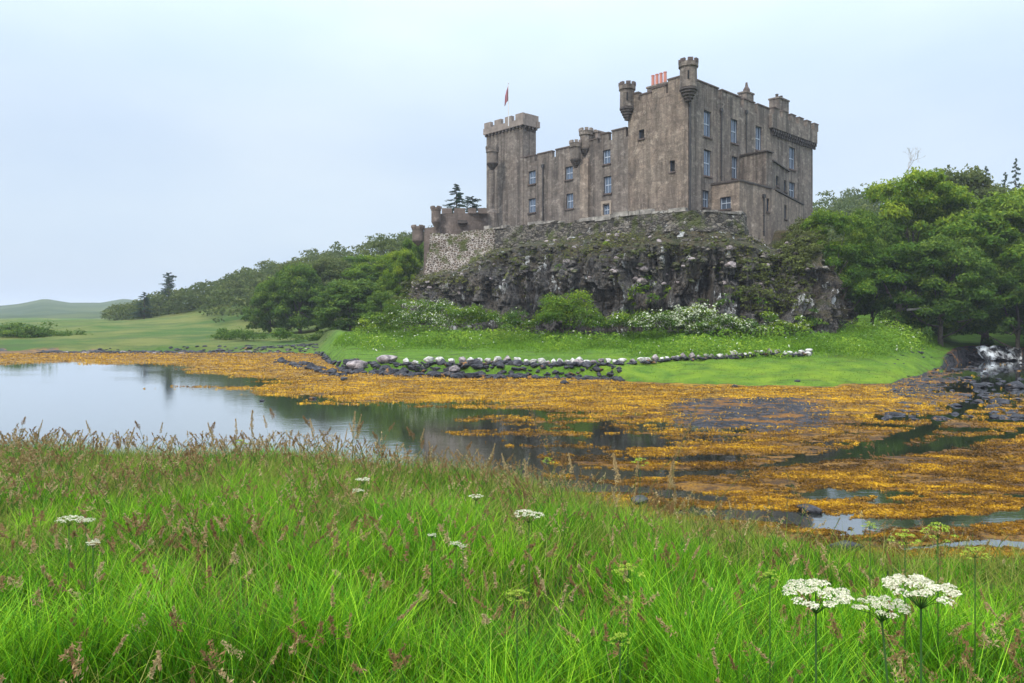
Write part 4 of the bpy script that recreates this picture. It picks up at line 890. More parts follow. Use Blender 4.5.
def rock_mesh(seed, flat=0.7, sub=3, rough=0.42):
    import bmesh
    bm = bmesh.new(); bmesh.ops.create_icosphere(bm, subdivisions=sub, radius=1.0); V = np.array([v.co[:] for v in bm.verts]); Fc = np.array([[v.index for v in f.verts] for f in bm.faces]); bm.free()
    n = fbm(V[:, 0] * 1.2 + seed * 7, V[:, 1] * 1.2, V[:, 2] * 1.2, 4, seed, .6); V = V * (1 + rough * 1.4 * n)[:, None]
    for k in range(11):        # knock flat facets off it
        q = np.random.default_rng(seed * 31 + k).normal(0, 1, 3); q /= np.linalg.norm(q); d = V @ q; lim = 0.62; V = V - np.outer(np.maximum(d - lim, 0) * .85, q)
    V[:, 2] *= flat; return V, Fc
rock_mesh_small = [rock_mesh(20 + i, .8, 2) for i in range(4)]
# ivy and scrub on the crag itself: leaf clumps seated on the rock surface
RX, RY, RZ, rnx, rny = ROCKG
def on_rock(px, py):
    """nearest point of the rock surface seen in that direction"""
    sx = 512 + F * RX / RY; sy = HOR - F * (RZ - ZC) / RY; dd = (sx - px) ** 2 + (sy - py) ** 2 + 0.15 * np.maximum(RY - RY.min(), 0)
    i = np.unravel_index(np.argmin(dd), dd.shape); return np.array([RX[i], RY[i], RZ[i]])
def rock_scrub(name, pts, mat, seed, leaf, per, label, cat, flower=0.0, group=None, split=False):
    if split:
        for i_, q_ in enumerate(pts): rock_scrub(name, [q_], mat, seed * 20 + i_, leaf, per, label, cat, flower, label)
        return
    rg = np.random.default_rng(seed); bl_ = []; base = on_rock(*pts[0][:2])
    for (px, py, r) in pts:
        c = on_rock(px, py)
        for k in range(5): bl_.append((c - base + np.array([rg.normal(0, r * .4), -abs(rg.normal(0.1, .25)), rg.normal(0, r * .4)]), np.array([r * .6, r * .4, r * .42]) * rg.uniform(.7, 1.2), 0.5 + rg.normal(0, .16)))
    C, N, T = crown_points(rg, bl_, per, 0.5, 0.4); V, Fq = leaves(C, N, leaf, rg, .75)
    o = mesh_np(name, V, Fq, [mat, M['blossom']], None, False, dict(tint=np.repeat(T, 4)), (rg.uniform(0, 1, len(Fq)) < flower * (fbm(C[:, 0], C[:, 2], 0, 2, seed) > 0)).astype(int) if flower else None)
    o.location = base; return tag(o, label, cat, group)
rock_scrub('ivy', [(800 + 22 * math.cos(k * 2.4) * (k / 40) ** .5, 243 + 26 * math.sin(k * 2.4) * (k / 40) ** .5, 1.1) for k in range(40)], M['ivy'], 3, 0.24, 150, 'brown green ivy mound climbing the rock below the right corner of the castle', 'ivy')
rock_scrub('ivy', [(770 + 38 * math.cos(k * 2.4) * (k / 55) ** .5, 285 + 32 * math.sin(k * 2.4) * (k / 55) ** .5, 0.9) for k in range(55)], M['ivy'], 4, 0.24, 110, 'olive ivy sheet hanging over the right part of the crag', 'ivy')
rock_scrub('scrub', [(645, 283, 1.3), (652, 278, 1.1), (638, 292, 1.1), (655, 298, .9), (648, 290, 1.1)], M['leaf_bright'], 5, 0.22, 140, 'bright green bush clinging to the middle of the cliff face', 'bush')
rock_scrub('scrub', [(632, 300, .8), (637, 305, .8), (628, 312, .8), (664, 290, .8), (668, 293, .7), (640, 316, .8), (592, 262, .6), (560, 268, .6), (606, 246, .6), (688, 312, .8), (720, 268, .6)], M['leaf_bright'], 6, 0.22, 140, 'thin green scrub on the ledge below the mid cliff bush', 'bush', split=True)
rock_scrub('scrub', [(700 + 9 * k, 300 + 5 * math.sin(k), .7) for k in range(9)], M['leaf_mid'], 7, 0.22, 110, 'green scrub along the ledge low on the right of the crag', 'bush', 0.06, split=True)
rock_scrub('scrub', [(500 + 17 * k, 258 + 6 * math.sin(k * 2.2), .75) for k in range(8)], M['ivy'], 8, 0.22, 80, 'brownish ledge scrub below the left part of the terrace wall', 'bush', split=True)
rock_scrub('scrub', [(640 + 12 * k, 250 + 6 * math.sin(k * 1.7), .6) for k in range(9)], M['ivy'], 18, 0.22, 80, 'brownish ledge scrub below the right part of the terrace wall', 'bush', split=True)
rock_scrub('scrub', [(520, 282, .6), (530, 290, .7), (527, 300, .6), (535, 308, .5)], M['ivy'], 9, 0.22, 120, 'olive scrub in the cleft left of the cliff face centre', 'bush', split=True)
rock_scrub('scrub', [(405, 290, 1.1), (400, 300, 1.2), (408, 280, 1.0), (396, 312, 1.1), (414, 268, .8), (392, 322, 1.0)], M['ivy'], 10, 0.26, 110, 'grey green scrub hugging the left edge of the crag', 'bush', 0.10)
rgt_ = np.random.default_rng(66); n_ = 60000; ii = rgt_.integers(60, 168, n_); jj = rgt_.integers(40, 590, n_)
P3 = np.stack([RX[ii, jj], RY[ii, jj], RZ[ii, jj]], -1); gx = fbm(P3[:, 0] * .35, P3[:, 2] * .8, P3[:, 1] * .35, 5, 67, .65); up = (ii - 60) / 108
kk = gx - .04 + .25 * sm(P3[:, 0] / P3[:, 1], .18, .10) * 0 - .16 * sm((P3[:, 0] / P3[:, 1]), .10, .20) > .36 - .42 * up ** 1.4 + rgt_.uniform(-.1, .1, n_); P3 = P3[kk]; P3 = P3 + rgt_.normal(0, .12, P3.shape); P3[:, 2] += .12; P3[:, 1] -= .1
V, Fq = leaves(P3, np.tile([0, -.8, 1.0], (len(P3), 1)), .2, rgt_, .6, .8)
tag(mesh_np('ledge_turf', V, Fq, M['turf'], None, False, dict(tint=np.repeat(np.clip(.45 + .9 * gx[kk] * 0 + rgt_.normal(0, .25, len(P3)) + .35 * fbm(P3[:, 0] * .5, P3[:, 2] * .9, 0, 3, 68), 0, 1), 4))), 'brownish moss and turf covering the upper ledges of the crag', 'turf', None, 'stuff')
rub = [[], [], 0]; pal = [[], [], 0]
for k in range(900):
    i_ = int(rgt_.integers(95, 168)); j_ = int(rgt_.integers(60, 540)); q = (RX[i_, j_], RY[i_, j_], RZ[i_, j_]); sz = float(rgt_.uniform(.10, .42)) * (1.5 if rgt_.random() < .12 else 1)
    L = pal if rgt_.random() < .16 else rub; V, Fc = rock_mesh_small[k % 4]; a_ = rgt_.uniform(0, 6.28); W = V * np.array([sz * 1.2, sz, sz * .8]); W = np.stack([W[:, 0] * math.cos(a_) - W[:, 1] * math.sin(a_), W[:, 0] * math.sin(a_) + W[:, 1] * math.cos(a_), W[:, 2]], -1) + np.array(q)
    L[0].append(W); L[1].append(Fc + L[2]); L[2] += len(W)
tag(mesh_np('rubble', np.concatenate(rub[0]), np.concatenate(rub[1]), M['rubble']), 'dark loose rubble strewn over the mossy top of the crag', 'rubble', None, 'stuff')
tag(mesh_np('rubble', np.concatenate(pal[0]), np.concatenate(pal[1]), M['stone_grey']), 'scattered pale stones on the mossy top of the crag', 'rubble', None, 'stuff')
# bushes along the foot of the crag
def foot(px, py, r, d=None):
    d = d if d else 71; x = PX(px, d); return (x, d, PZ(py - 6, d), r * 1.45)
for i, (pts, mat, fl, lab) in enumerate([
 ([(385, 335, 1.3, 80), (398, 328, 1.5, 81), (372, 341, 1.0, 78)], 'leaf_bright', .04, 'bright bush at the left foot of the crag above the grey boulders'),
 ([(415, 330, 1.5, 77), (430, 326, 1.5, 77), (443, 331, 1.3, 76)], 'leaf_mid', .30, 'green bush with cream blossom at the left foot of the crag'),
 ([(458, 329, 1.4, 75.5), (472, 331, 1.3, 75), (486, 326, 1.3, 75)], 'leaf_bright', .05, 'leafy bush under the dark columns between blossom bush and round bush'),
 ([(505, 333, 1.2, 73.5), (520, 334, 1.2, 73.3)], 'leaf_mid', .06, 'low green bush left of the tallest bush at the cliff foot'),
 ([(548, 326, 1.7, 73), (560, 318, 1.7, 73), (574, 326, 1.6, 72.5), (561, 332, 1.6, 72)], 'leaf_bright', .0, 'tallest rounded green bush at the foot of the crag below the wing'),
 ([(595, 332, 1.3, 71.5), (612, 333, 1.2, 71), (628, 332, 1.2, 71)], 'leaf_mid', .04, 'low dark green bush right of the tallest bush'),
 ([(648, 334, 1.1, 70), (664, 331, 1.3, 70), (676, 336, 1.0, 69.5)], 'leaf_mid', .3, 'green bush flecked with cream flowers left of the big blossom bush'),
 ([(685, 331, 1.2, 69.5), (696, 328, 1.2, 69.5), (704, 336, 1.1, 69), (690, 337, 1.0, 69)], 'leaf_bright', .65, 'cream blossoming bush at the middle foot of the crag'),
 ([(722, 336, 1.1, 69), (738, 335, 1.1, 69), (752, 337, 1.0, 69)], 'leaf_mid', .35, 'flowering low bush right of the cream blossoming bush'),
 ([(770, 337, 1.0, 69), (785, 338, .9, 69), (800, 339, .8, 69.5)], 'leaf_bright', .12, 'low leafy bush at the right foot of the crag'),
 ([(815, 334, .9, 71), (826, 328, .9, 72.5)], 'leaf_dark', .0, 'dark bush at the right corner of the crag'),
]): bush_mass('bush', [foot(a, b, r, d) for a, b, r, d in pts], 0.20, 170, M[mat], 40 + i, lab, flower=fl)
for i, (px, d, ytop, n_, lab) in enumerate([(16, 116, 329, 9, 'dark hedge of bushes at the left edge beyond the water'), (66, 120, 332, 7, 'dark bushes tapering into the pale field beyond the water'), (238, 112, 336, 6, 'dark low bushes between the field and the shore')]):
    rg = np.random.default_rng(i + 60); pts = [(PX(px + 7.5 * (k - n_ / 2), d), d + rg.uniform(-2, 2), PZ(ytop + 8 + rg.uniform(-1, 3), d), 2.2) for k in range(n_)]
    bush_mass('bush', pts, 0.34, 45, M['leaf_dark'], 70 + i, lab)
for i, (px, d, py, r, mat, lab) in enumerate([(935, 83, 334, 2.3, 'leaf_dark', 'dark undergrowth bush at the stream side below the low dark tree'), (965, 85, 332, 2.6, 'leaf_dark', 'dark undergrowth bush directly above the ledge rocks'), (1000, 86, 330, 2.8, 'leaf_dark', 'dark undergrowth bush behind the little waterfall'), (1038, 85, 332, 2.8, 'leaf_dark', 'dark undergrowth bush at the right edge behind the stream'), (910, 90, 318, 2.6, 'leaf_mid', 'green bush on the slope behind the leaning tree'), (925, 80, 326, 1.8, 'leaf_mid', 'leafy mid green bush at the foot of the low dark tree'), (952, 81, 322, 2.0, 'leaf_bright', 'light green low branches massed above the stream bank'), (985, 81.5, 324, 1.9, 'leaf_mid', 'green bush overhanging the left end of the waterfall'), (1020, 82, 322, 2.1, 'leaf_mid', 'green bush overhanging the waterfall at the right edge'), (862, 92, 312, 2.6, 'leaf_mid', 'green bush high in the hollow right of the crag'),
    (225, 108, 338, 1.3, 'leaf_dark', 'low dark bush at the left foot of the nearer wood'), (250, 106, 339, 1.5, 'leaf_dark', 'dark bush below the small shrubby tree'), (282, 104, 339, 1.6, 'leaf_mid', 'green bush below the domed tree'), (312, 103, 340, 1.5, 'leaf_dark', 'dark bush left below the rounded tree'), (338, 94, 343, 1.3, 'leaf_mid', 'green bush where the bank meets the wood'), (362, 88, 340, 1.5, 'leaf_bright', 'bright bush on the bank shoulder left of the grey boulders'), (380, 84, 334, 1.6, 'leaf_mid', 'leafy bush at the left end of the crag foot'), (398, 84, 318, 1.6, 'ivy', 'grey green bush leaning on the left edge of the crag')]):
    bush_mass('bush', [(PX(px + q, d), d, PZ(py + abs(q) * .15, d), r) for q in ((-9, 0, 9) if px > 800 else (-6, 4))], 0.26, 90, M[mat], 90 + i, lab)
# conifers
def conifer(seed, H, R, base, n, mat, sparse=1.0, pine=False, name='pine_tree'):
    rg = np.random.default_rng(seed); root = empty(name); m = MB(); m.tube([(0, 0, -0.4), (0.1, 0, H * .5), (0, 0, H)], [0.02 * H, 0.013 * H, 0.02], 7); Cs = []; Ns = []
    for k in range(n):
        f = (k + rg.uniform(0, .8)) / n; z = base + (H - base) * f; a = rg.uniform(0, 6.28)
        L = R * ((1 - f) ** 0.8 * 0.95 + 0.08) * rg.uniform(0.55, 1.1) if not pine else R * math.sqrt(max(0.05, 1 - (2 * f - 1) ** 2)) * rg.uniform(.4, 1)
        e = np.array([L * math.cos(a), L * math.sin(a), z + L * (-0.12 if not pine else .15)]); s_ = np.array([0, 0, z]); m.tube([s_, (s_ + e) / 2 + (0, 0, .04 * L), e], [0.006 * H, .004 * H, .01], 4, False)
        q = int(75 * sparse); tt = rg.uniform(0.25, 1.05, q)[:, None]; C = s_ + (e - s_) * tt + rg.normal(0, 1, (q, 3)) * np.array([.09, .09, .045]) * L; Cs.append(C); Ns.append(np.tile([0, 0, 1.0], (q, 1)))
    m.build('trunk', M['bark'], root); C = np.concatenate(Cs); V, Fq = leaves(C, np.concatenate(Ns), 0.035 * H, rg, .5, .5)
    mesh_np('crown', V, Fq, mat, root, False, dict(tint=np.repeat(rg.uniform(0.2, .8, len(C)), 4))); return root, H, R
for key, a in (('con', dict(seed=1, H=10, R=3.2, base=0.8, n=75, mat=M['needle'])), ('thin', dict(seed=2, H=10, R=2.6, base=2.5, n=44, mat=M['needle'], sparse=.6)), ('scots', dict(seed=3, H=10, R=3, base=3.5, n=50, mat=M['needle'], pine=True))):
    r_, H, R = conifer(**a); PROTO[key] = (r_, H, R, [False])
place('con', 456, 116, 184, 36, 0, 'blue green conifer rising behind the curtain wall', zbase=18.5)
place('scots', 472, 114, 197, 30, 1, 'spreading feathery conifer touching the left tower behind the curtain wall', zbase=17.5)
place('scots', 169, 190, 273, 24, 2, 'tall dark pine on the skyline of the far wood')
place('con', 144, 180, 292, 26, 1, 'dark pointed conifer left of the tall skyline pine')
place('thin', 158, 200, 291, 12, 1, 'small thin conifer between the two skyline pines')
place('thin', 295, 175, 264, 12, 2, 'tiny conifer tip on the skyline left of the castle')
place('thin', 986, 150, 166, 24, 0, 'thin dark spruce on the skyline above the right hand trees')
place('thin', 1005, 152, 172, 20, 1.2, 'short sparse spruce between two taller ones on the right skyline')
place('thin', 1016, 150, 158, 22, 3, 'tall sparse spruce near the right edge of the skyline')
place('scots', 948, 145, 176, 22, 3, 'flat topped pine above the trees left of the skyline spruces')
# bare tree on the skyline
def bare(loc, H, seed):
    rg = np.random.default_rng(seed); m = MB()
    def br(p, d, L, r, k):
        q = p + d * L; m.tube([p, (p + q) / 2 + rg.normal(0, .05 * L, 3), q], [r, r * .8, r * .6], 5, False)
        if k:
            for _ in range(3): dd = d + rg.normal(0, .5, 3); dd[2] += .1; br(q, dd / np.linalg.norm(dd), L * .68, r * .6, k - 1)
    br(np.array([0, 0, 0.]), np.array([0, 0, 1.]), H * .42, .016 * H, 4); o = m.build('bare_tree', M['deadwood']); o.location = loc
    return o
bx = PX(908, 100); tag(bare((bx, 100, PZ(184, 100)), 4.6, 4), 'leafless grey dead treetop standing out above the green crowns', 'dead tree')
m_ = MB(); m_.tube([(0, 0, 0), (2.2, 0, .25), (4.5, -.3, .1), (6.2, -.3, .35)], [.12, .10, .07, .03], 6); m_.tube([(4.5, -.3, .1), (5.3, -.5, -.15), (5.9, -.5, -.1)], [.05, .04, .02], 5)
o = m_.build('dead_branch', M['deadwood']); o.location = (PX(907, 77.5), 77.5, PZ(310, 77.5)); tag(o, 'pale bare dead branch jutting sideways across the dark trees', 'branch')
# leaning pale trunk
m_ = MB(); x0, d0 = PX(895, 79), 79; z0 = float(ground(x0, d0)) - .3
m_.tube([(0, 0, 0), (.25, 0, 1.6), (.5, .1, 3), (1.1, .2, 4.8), (1.3, .2, 7)], [.42, .32, .27, .2, .1], 9); m_.tube([(.5, .1, 3), (-.6, 0, 4.2), (-1.4, 0, 6)], [.2, .15, .07], 7); m_.tube([(.3, .05, 2.2), (1.6, 0, 3.4), (2.9, 0, 4.3)], [.16, .12, .05], 7)
root = empty('leaning_tree', (x0, d0, z0)); t = NT('pale_bark'); p = t.pos(); t_ = t.mix(t.noise(p, 3, 5), (.22, .19, .16), (.08, .065, .05)); M['bark_pale'] = t.done(t.bsdf(t_, .9)); m_.build('trunk', M['bark_pale'], root, True)
rgc = np.random.default_rng(9); C, N, T = crown_points(rgc, [(np.array([rgc.normal(0, 2.2), rgc.normal(0, 1.2), rgc.uniform(5.4, 9)]), np.array([1.5, 1.5, .8]), .45) for _ in range(26)], 110); V, Fq = leaves(C, N, .3, rgc, .75)
mesh_np('crown', V, Fq, M['leaf_mid'], root, False, dict(tint=np.repeat(T, 4))); tag(root, 'leaning pale trunked tree standing on the bright grass bank by the stream', 'tree')

# ------------------------------------------------------------------ stones
RM = [rock_mesh(i, .72) for i in range(8)]
meshes = {}
SMALL = {}
def small_rock(grp, kind, loc, sc, rz):
    V, Fc = RM[kind]; c, s_ = math.cos(rz), math.sin(rz); W = V * np.array(sc); W = np.stack([W[:, 0] * c - W[:, 1] * s_, W[:, 0] * s_ + W[:, 1] * c, W[:, 2]], -1) + np.array(loc)
    L = SMALL.setdefault(grp, [[], [], 0]); L[0].append(W); L[1].append(Fc + L[2]); L[2] += len(W)
def put_rock(kind, mat, loc, sc, rz, label, group=None, name='rock', cat='rock', smooth=True):
    key = (kind, mat)
    if key not in meshes:
        V, Fc = RM[kind]; o = mesh_np(name, V, Fc, M[mat], None, smooth); meshes[key] = o.data
    else: o = bpy.data.objects.new(name, meshes[key]); COL.objects.link(o)
    o.location = loc; o.scale = sc; o.rotation_euler = (0, 0, rz); return tag(o, label, cat, group)
rr = random.Random(11)
px = 402.0
while px < 813:
    gap = 560 < px < 598
    if gap: d = 57.4
    y = np.interp(px, [400, 520, 600, 640, 720, 812], [361.5, 364.5, 363, 364.5, 363.5, 361.5]); d = np.interp(px, [400, 600, 640, 812], [58.8, 55.8, 57.5, 61])
    w_ = rr.uniform(5.5, 11.5) if px < 620 else rr.uniform(5, 9.5)
    if True:
        r = w_ / F * d / 2; x = PX(px + w_ / 2, d); zg = float(ground(x, d)); z = zg + r * .55 + .08
        tone = 'stone_white' if rr.random() < .72 else 'stone_grey'
        put_rock(rr.randrange(8), tone, (x, d + rr.uniform(-.25, .25), z), (r * 1.05, r * .9, r * rr.uniform(.9, 1.25)), rr.uniform(0, 6), 'small whitish lichened stone in the long low row along the grass bank', 'whitish stones in the row along the bank', 'stone', 'stone')
    if True:
        for q_ in range(3): small_rock('bank', rr.randrange(8), (PX(px + rr.uniform(-2, 8), d - .6), d - .6 + rr.uniform(-.2, .4), zg + rr.uniform(.02, .16)), (rr.uniform(.16, .34), .25, rr.uniform(.12, .24)), rr.uniform(0, 6))
    px += w_ + rr.uniform(-2.2, 1.2)
for px, d, wp, hp, lab in ((358, 60.5, 24, 11, 'large pinkish grey boulder at the left end of the white stone row'), (386, 60, 26, 12, 'broad grey boulder just right of the leftmost large boulder'), (455, 57.0, 15, 9, 'rough grey boulder breaking the white stone row'), (578, 56, 14, 10, 'squarish pale boulder near the middle of the stone row'), (808, 60.2, 9, 7, 'whitest end stone closing the right end of the row')):
    x = PX(px, d); put_rock(int(px) % 8, 'stone_white' if px > 800 else 'stone_grey', (x, d, float(ground(x, d)) + hp / F * d * .25), (wp / F * d / 2, wp / F * d * .4, hp / F * d * .75), 0.4, lab, None, 'boulder', 'boulder')
for k in range(520):
    px = rr.uniform(275, 622); f = rr.random(); D_ = float(land_start((px - 512) / F)); d = D_ - 0.1 + 3.4 * (f - .5) if px > 345 else rr.uniform(58, 70)
    if px < 345: d = 55 + (345 - px) * .28 + rr.uniform(-3, 3)
    r = rr.uniform(.18, .60) * (1.0 if px < 560 else .75); x = PX(px, d); z = max(0, float(ground(x, d)))
    if k >= 120: small_rock('bank', rr.randrange(8), (x, d, z + r * .1), (r * .7, r * .6, r * .5), rr.uniform(0, 6)); continue
    put_rock(rr.randrange(8), 'rock_wet', (x, d, z + r * .15), (r * 1.15, r, r * rr.uniform(.7, 1.1)), rr.uniform(0, 6), 'black wet rock in the bank facing below the white stones', 'black rocks facing the bank', 'rock', 'rock')
for k in range(110):
    px = rr.uniform(316, 352); d = float(land_start((px - 512) / F)) + rr.uniform(-2.2, 1.0); x = PX(px, d); z = max(0, float(ground(x, d))); r = rr.uniform(.2, .5)
    small_rock('bank', rr.randrange(8), (x, d, z + r * .1), (r, r * .8, r * .7), rr.uniform(0, 6))
for k in range(480):
    px = rr.uniform(40, 318); d = rr.uniform(92, 98); r = rr.uniform(.18, .5); x = PX(px, d); z = max(0, float(ground(x, d)))
    if k >= 70: small_rock('shore', rr.randrange(8), (x, d, z + r * .05), (r * .9, r * .6, r * .5), rr.uniform(0, 6)); continue
    put_rock(rr.randrange(8), 'rock_wet' if rr.random() < .8 else 'stone_grey', (x, d, z + r * .1), (r * 1.6, r, r * .6), rr.uniform(0, 6), 'dark rock on the far shoreline below the pale field', 'rocks on the far shoreline', 'rock', 'rock')
for px, py, wp, lab in ((846, 549, 36, 'black boulder against the near grass edge under the seaweed'), (808, 508, 26, 'grey wet rock lying in the dark pool'), (640, 502, 28, 'dark rock at the near edge of the seaweed right of the flowers'), (565, 383, 11, 'small brown rock on the green shore below the stone row'), (735, 373, 10, 'lone dark stone on the bright grass'), (798, 371, 9, 'lone flat stone at the right of the bright grass'), (312, 396, 9, 'brown weedy rock on the narrow spit'), (262, 398, 7, 'small weedy rock at the left of the spit'), (905, 352, 8, 'small rock at the grass edge by the stream'), (1015, 385, 26, 'flat black rock in the stream at the right edge'), (980, 372, 18, 'black rock below the little waterfall')):
    d = F * ZC / (py + 3 - HOR) if py > 376 else F * (ZC - .8) / (py + 3 - HOR); x = PX(px, d); r = wp / F * d / 2; z = max(0, float(ground(x, d)))
    put_rock(int(px) % 8, 'rock_wet', (x, d, z + r * .15), (r, r * .8, r * .6), px * .1, lab)
for k in range(320):
    px = rr.uniform(880, 1080); py = rr.uniform(356, 420); d = F * ZC / (py - HOR); x = PX(px, d); z = max(0, float(ground(x, d))); r = rr.uniform(.12, .42)
    if d >= 79 or k >= 75:
        if d < 79: small_rock('stream', rr.randrange(8), (x, d, z), (r * .8, r * .6, r * .35), rr.uniform(0, 6))
        continue
    put_rock(rr.randrange(8), 'rock_wet', (x, d, z + r * .05), (r * 1.5, r, r * .5), rr.uniform(0, 6), 'black stone strewn in the stream bed', 'black stones in the stream bed', 'rock', 'rock')
for grp, lab in (('bank', 'small black wet stones packed between the rocks under the white stone row'), ('shore', 'small dark stones scattered along the far shoreline'), ('stream', 'small black stones covering the stream bed')):
    L = SMALL[grp]; tag(mesh_np('stones', np.concatenate(L[0]), np.concatenate(L[1]), M['rock_wet'], None, False), lab, 'stones', None, 'stuff')
# ledge and waterfall
for px, w_ in ((962, 1.4), (975, 1.3), (990, 1.6), (1007, 1.5), (1024, 1.6), (1042, 1.7), (1060, 1.8)):
    put_rock(int(px) % 8, 'rock_wet', (PX(px, 79.6), 79.6 + (px % 3) * .2, .35), (w_, 1.0, 1.0), px, 'black ledge rock that the little waterfall spills over', 'ledge rocks of the waterfall', 'rock', 'rock')
t = NT('white_water'); p = t.pos((1, 1, .2)); n = t.noise(p, 1.3, 7, .7, .46, .60); M['foam'] = t.done(t.bsdf(t.mix(n, (.015, .015, .018), (.85, .88, .9)), .4, t.bump(n, .8, .2)))
ns, nq = 50, 22; V = []
for i in range(ns):
    for j in range(nq):
        s_ = i / (ns - 1); q = j / (nq - 1); x = PX(977 + 46 * s_, 78.6); V.append((x, 79.2 - 1.5 * q ** 1.5 + .16 * float(vn(s_ * 22, q * 2, 0, 4)), 1.32 * (1 - q ** 1.6) + .12 + .14 * float(vn(s_ * 9, q * 3, 0, 5))))
idx = np.arange(ns * nq).reshape(ns, nq); Fq = np.stack([idx[:-1, :-1], idx[:-1, 1:], idx[1:, 1:], idx[1:, :-1]], -1).reshape(-1, 4)
tag(mesh_np('waterfall', V, Fq, M['foam'], None, True), 'small white waterfall tumbling over black rocks at the right edge', 'waterfall')

# ------------------------------------------------------------------ seaweed fronds lying on the shore
def seaweed():
    rg = np.random.default_rng(5); n = 2000000; Y = 1 / rg.uniform(1 / 92, 1 / 10.5, n); X = rg.uniform(-0.85, 0.95, n) * Y
    z, edge, t, px, py, lft, bank, rgt = ground(X, Y, True)
    gr = sm(px, 640, 700) * (1 - sm(px, 800, 860)) * sm(py, 395, 404) * (1 - sm(py, 424, 440))
    gr = np.maximum(gr, sm(px, 840, 930) * (1 - sm(py, 385, 415)))
    dens = fbm(X * .8, Y * 2.0, 0, 5, 91, .65) 
    ok = (z > -0.02) & (z < 0.4) & (edge > .9) & (t < -1.2) & (dens > -0.12 + .03 * sm(px, 560, 680) * (1 - sm(Y, 34, 44)) + rg.uniform(-.12, .12, n) - .1 * sm(Y, 35, 45)) & (rg.uniform(0, 1, n) > gr * .93) & (rg.uniform(0, 1, n) < 0.9) & (z < .16)
    X, Y, z, dens = X[ok], Y[ok], z[ok], dens[ok]; n = len(X)
    s = (0.018 + 0.0019 * Y) * rg.uniform(.6, 1.4, n); C = np.stack([X, Y, np.maximum(z, 0) + s * rg.uniform(0.02, .42, n)], -1)
    N = np.tile([0, -0.25, 1.0], (n, 1)); V, Fq = leaves(C, N, s, rg, .45, .55)
    T = np.clip(.22 + .40 * sm(Y, 24, 42) + .95 * dens + .5 * fbm(X * .5, Y * .9, 0, 4, 95) + rg.normal(0, .16, n), 0, 1)
    return mesh_np('seaweed', V, Fq, M['weed'], None, False, dict(tint=np.repeat(T, 4)))
tag(seaweed(), 'orange brown bladder seaweed covering the tidal flats', 'seaweed', None, 'stuff')

# ------------------------------------------------------------------ grasses
def blades(rg, X, Y, H, W, tint, seg, lean, name, mat, zfun=ground, curl=0.5):
    n = len(X); Z = zfun(X, Y) - 0.02; a = rg.uniform(0, 6.28, n); dx, dy = np.cos(a), np.sin(a); la = lean * rg.uniform(.2, 1.3, n) * H
    wa = a + rg.normal(0, 1.2, n) + math.pi / 2; wx, wy = np.cos(wa), np.sin(wa)
    vs = []; nl = seg + 1
    for k in range(nl):
        f = k / seg; ww = W * (1 - f) ** 0.7 * .5 + 0.0004; off = la * f ** 1.9 * (1 + curl * f); zz_ = Z + H * (f - 0.22 * lean * f ** 3)
        cx, cy = X + dx * off, Y + dy * off
        vs.append(np.stack([cx - wx * ww, cy - wy * ww, zz_], -1)); vs.append(np.stack([cx + wx * ww, cy + wy * ww, zz_], -1))
    V = np.stack(vs, 1).reshape(-1, 3); base = (np.arange(n) * 2 * nl)[:, None]
    Fq = np.concatenate([base + np.array([2 * k, 2 * k + 1, 2 * k + 3, 2 * k + 2])[None] for k in range(seg)], 0)
    tt = np.stack([np.clip(tint - .42 + .52 * (k // 2) / seg, 0, 1) for k in range(2 * nl)], 1).ravel()  # tint darkens towards the root, standing in for shade between the blades
    return V, Fq, tt
def scatter(rg, n, r0, r1, amin=-0.85, amax=0.85, pw=1.0):
    r = np.sqrt(rg.uniform(r0 ** 2, r1 ** 2, n)) if pw == 1 else r0 + (r1 - r0) * rg.uniform(0, 1, n) ** pw
    a = rg.uniform(amin, amax, n); return a * r, r
def keep_meadow(X, Y, m=0.9):
    return Y - np.interp(X, CR[:, 0], CR[:, 1]) < m
rg = np.random.default_rng(12)
Vs, Fs, Ts, off = [], [], [], 0
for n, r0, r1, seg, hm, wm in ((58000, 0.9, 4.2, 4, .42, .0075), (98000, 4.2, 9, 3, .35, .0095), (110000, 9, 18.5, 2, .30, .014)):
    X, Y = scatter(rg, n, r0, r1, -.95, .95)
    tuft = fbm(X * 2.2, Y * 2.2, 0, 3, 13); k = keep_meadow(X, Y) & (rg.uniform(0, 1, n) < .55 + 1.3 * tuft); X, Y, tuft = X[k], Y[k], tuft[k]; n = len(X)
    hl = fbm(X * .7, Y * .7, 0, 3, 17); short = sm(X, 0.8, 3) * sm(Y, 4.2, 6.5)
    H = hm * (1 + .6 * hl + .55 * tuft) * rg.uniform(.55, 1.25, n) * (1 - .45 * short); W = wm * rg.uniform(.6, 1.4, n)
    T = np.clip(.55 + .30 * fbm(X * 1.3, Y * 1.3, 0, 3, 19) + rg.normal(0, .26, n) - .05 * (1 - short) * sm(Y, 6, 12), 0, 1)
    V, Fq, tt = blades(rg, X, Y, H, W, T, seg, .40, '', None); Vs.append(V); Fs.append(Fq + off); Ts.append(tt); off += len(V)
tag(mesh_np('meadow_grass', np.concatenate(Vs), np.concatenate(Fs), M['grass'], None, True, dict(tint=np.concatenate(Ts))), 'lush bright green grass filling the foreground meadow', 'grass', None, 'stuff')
X, Y = scatter(rg, 190000, 1.5, 18.5, -.95, .95)
far_w = 1.35 * sm(Y, 3.5, 9) * (1 - .75 * sm(X, 0.5, 3) ) + .40 + .35 * sm(X, 1.5, 2.2) * (1 - sm(Y, 3.5, 6)); k = keep_meadow(X, Y) & (rg.uniform(0, 1, len(X)) < far_w * (.6 + .8 * fbm(X * .8, Y * .8, 0, 3, 23))); X, Y = X[k], Y[k]; n = len(X)
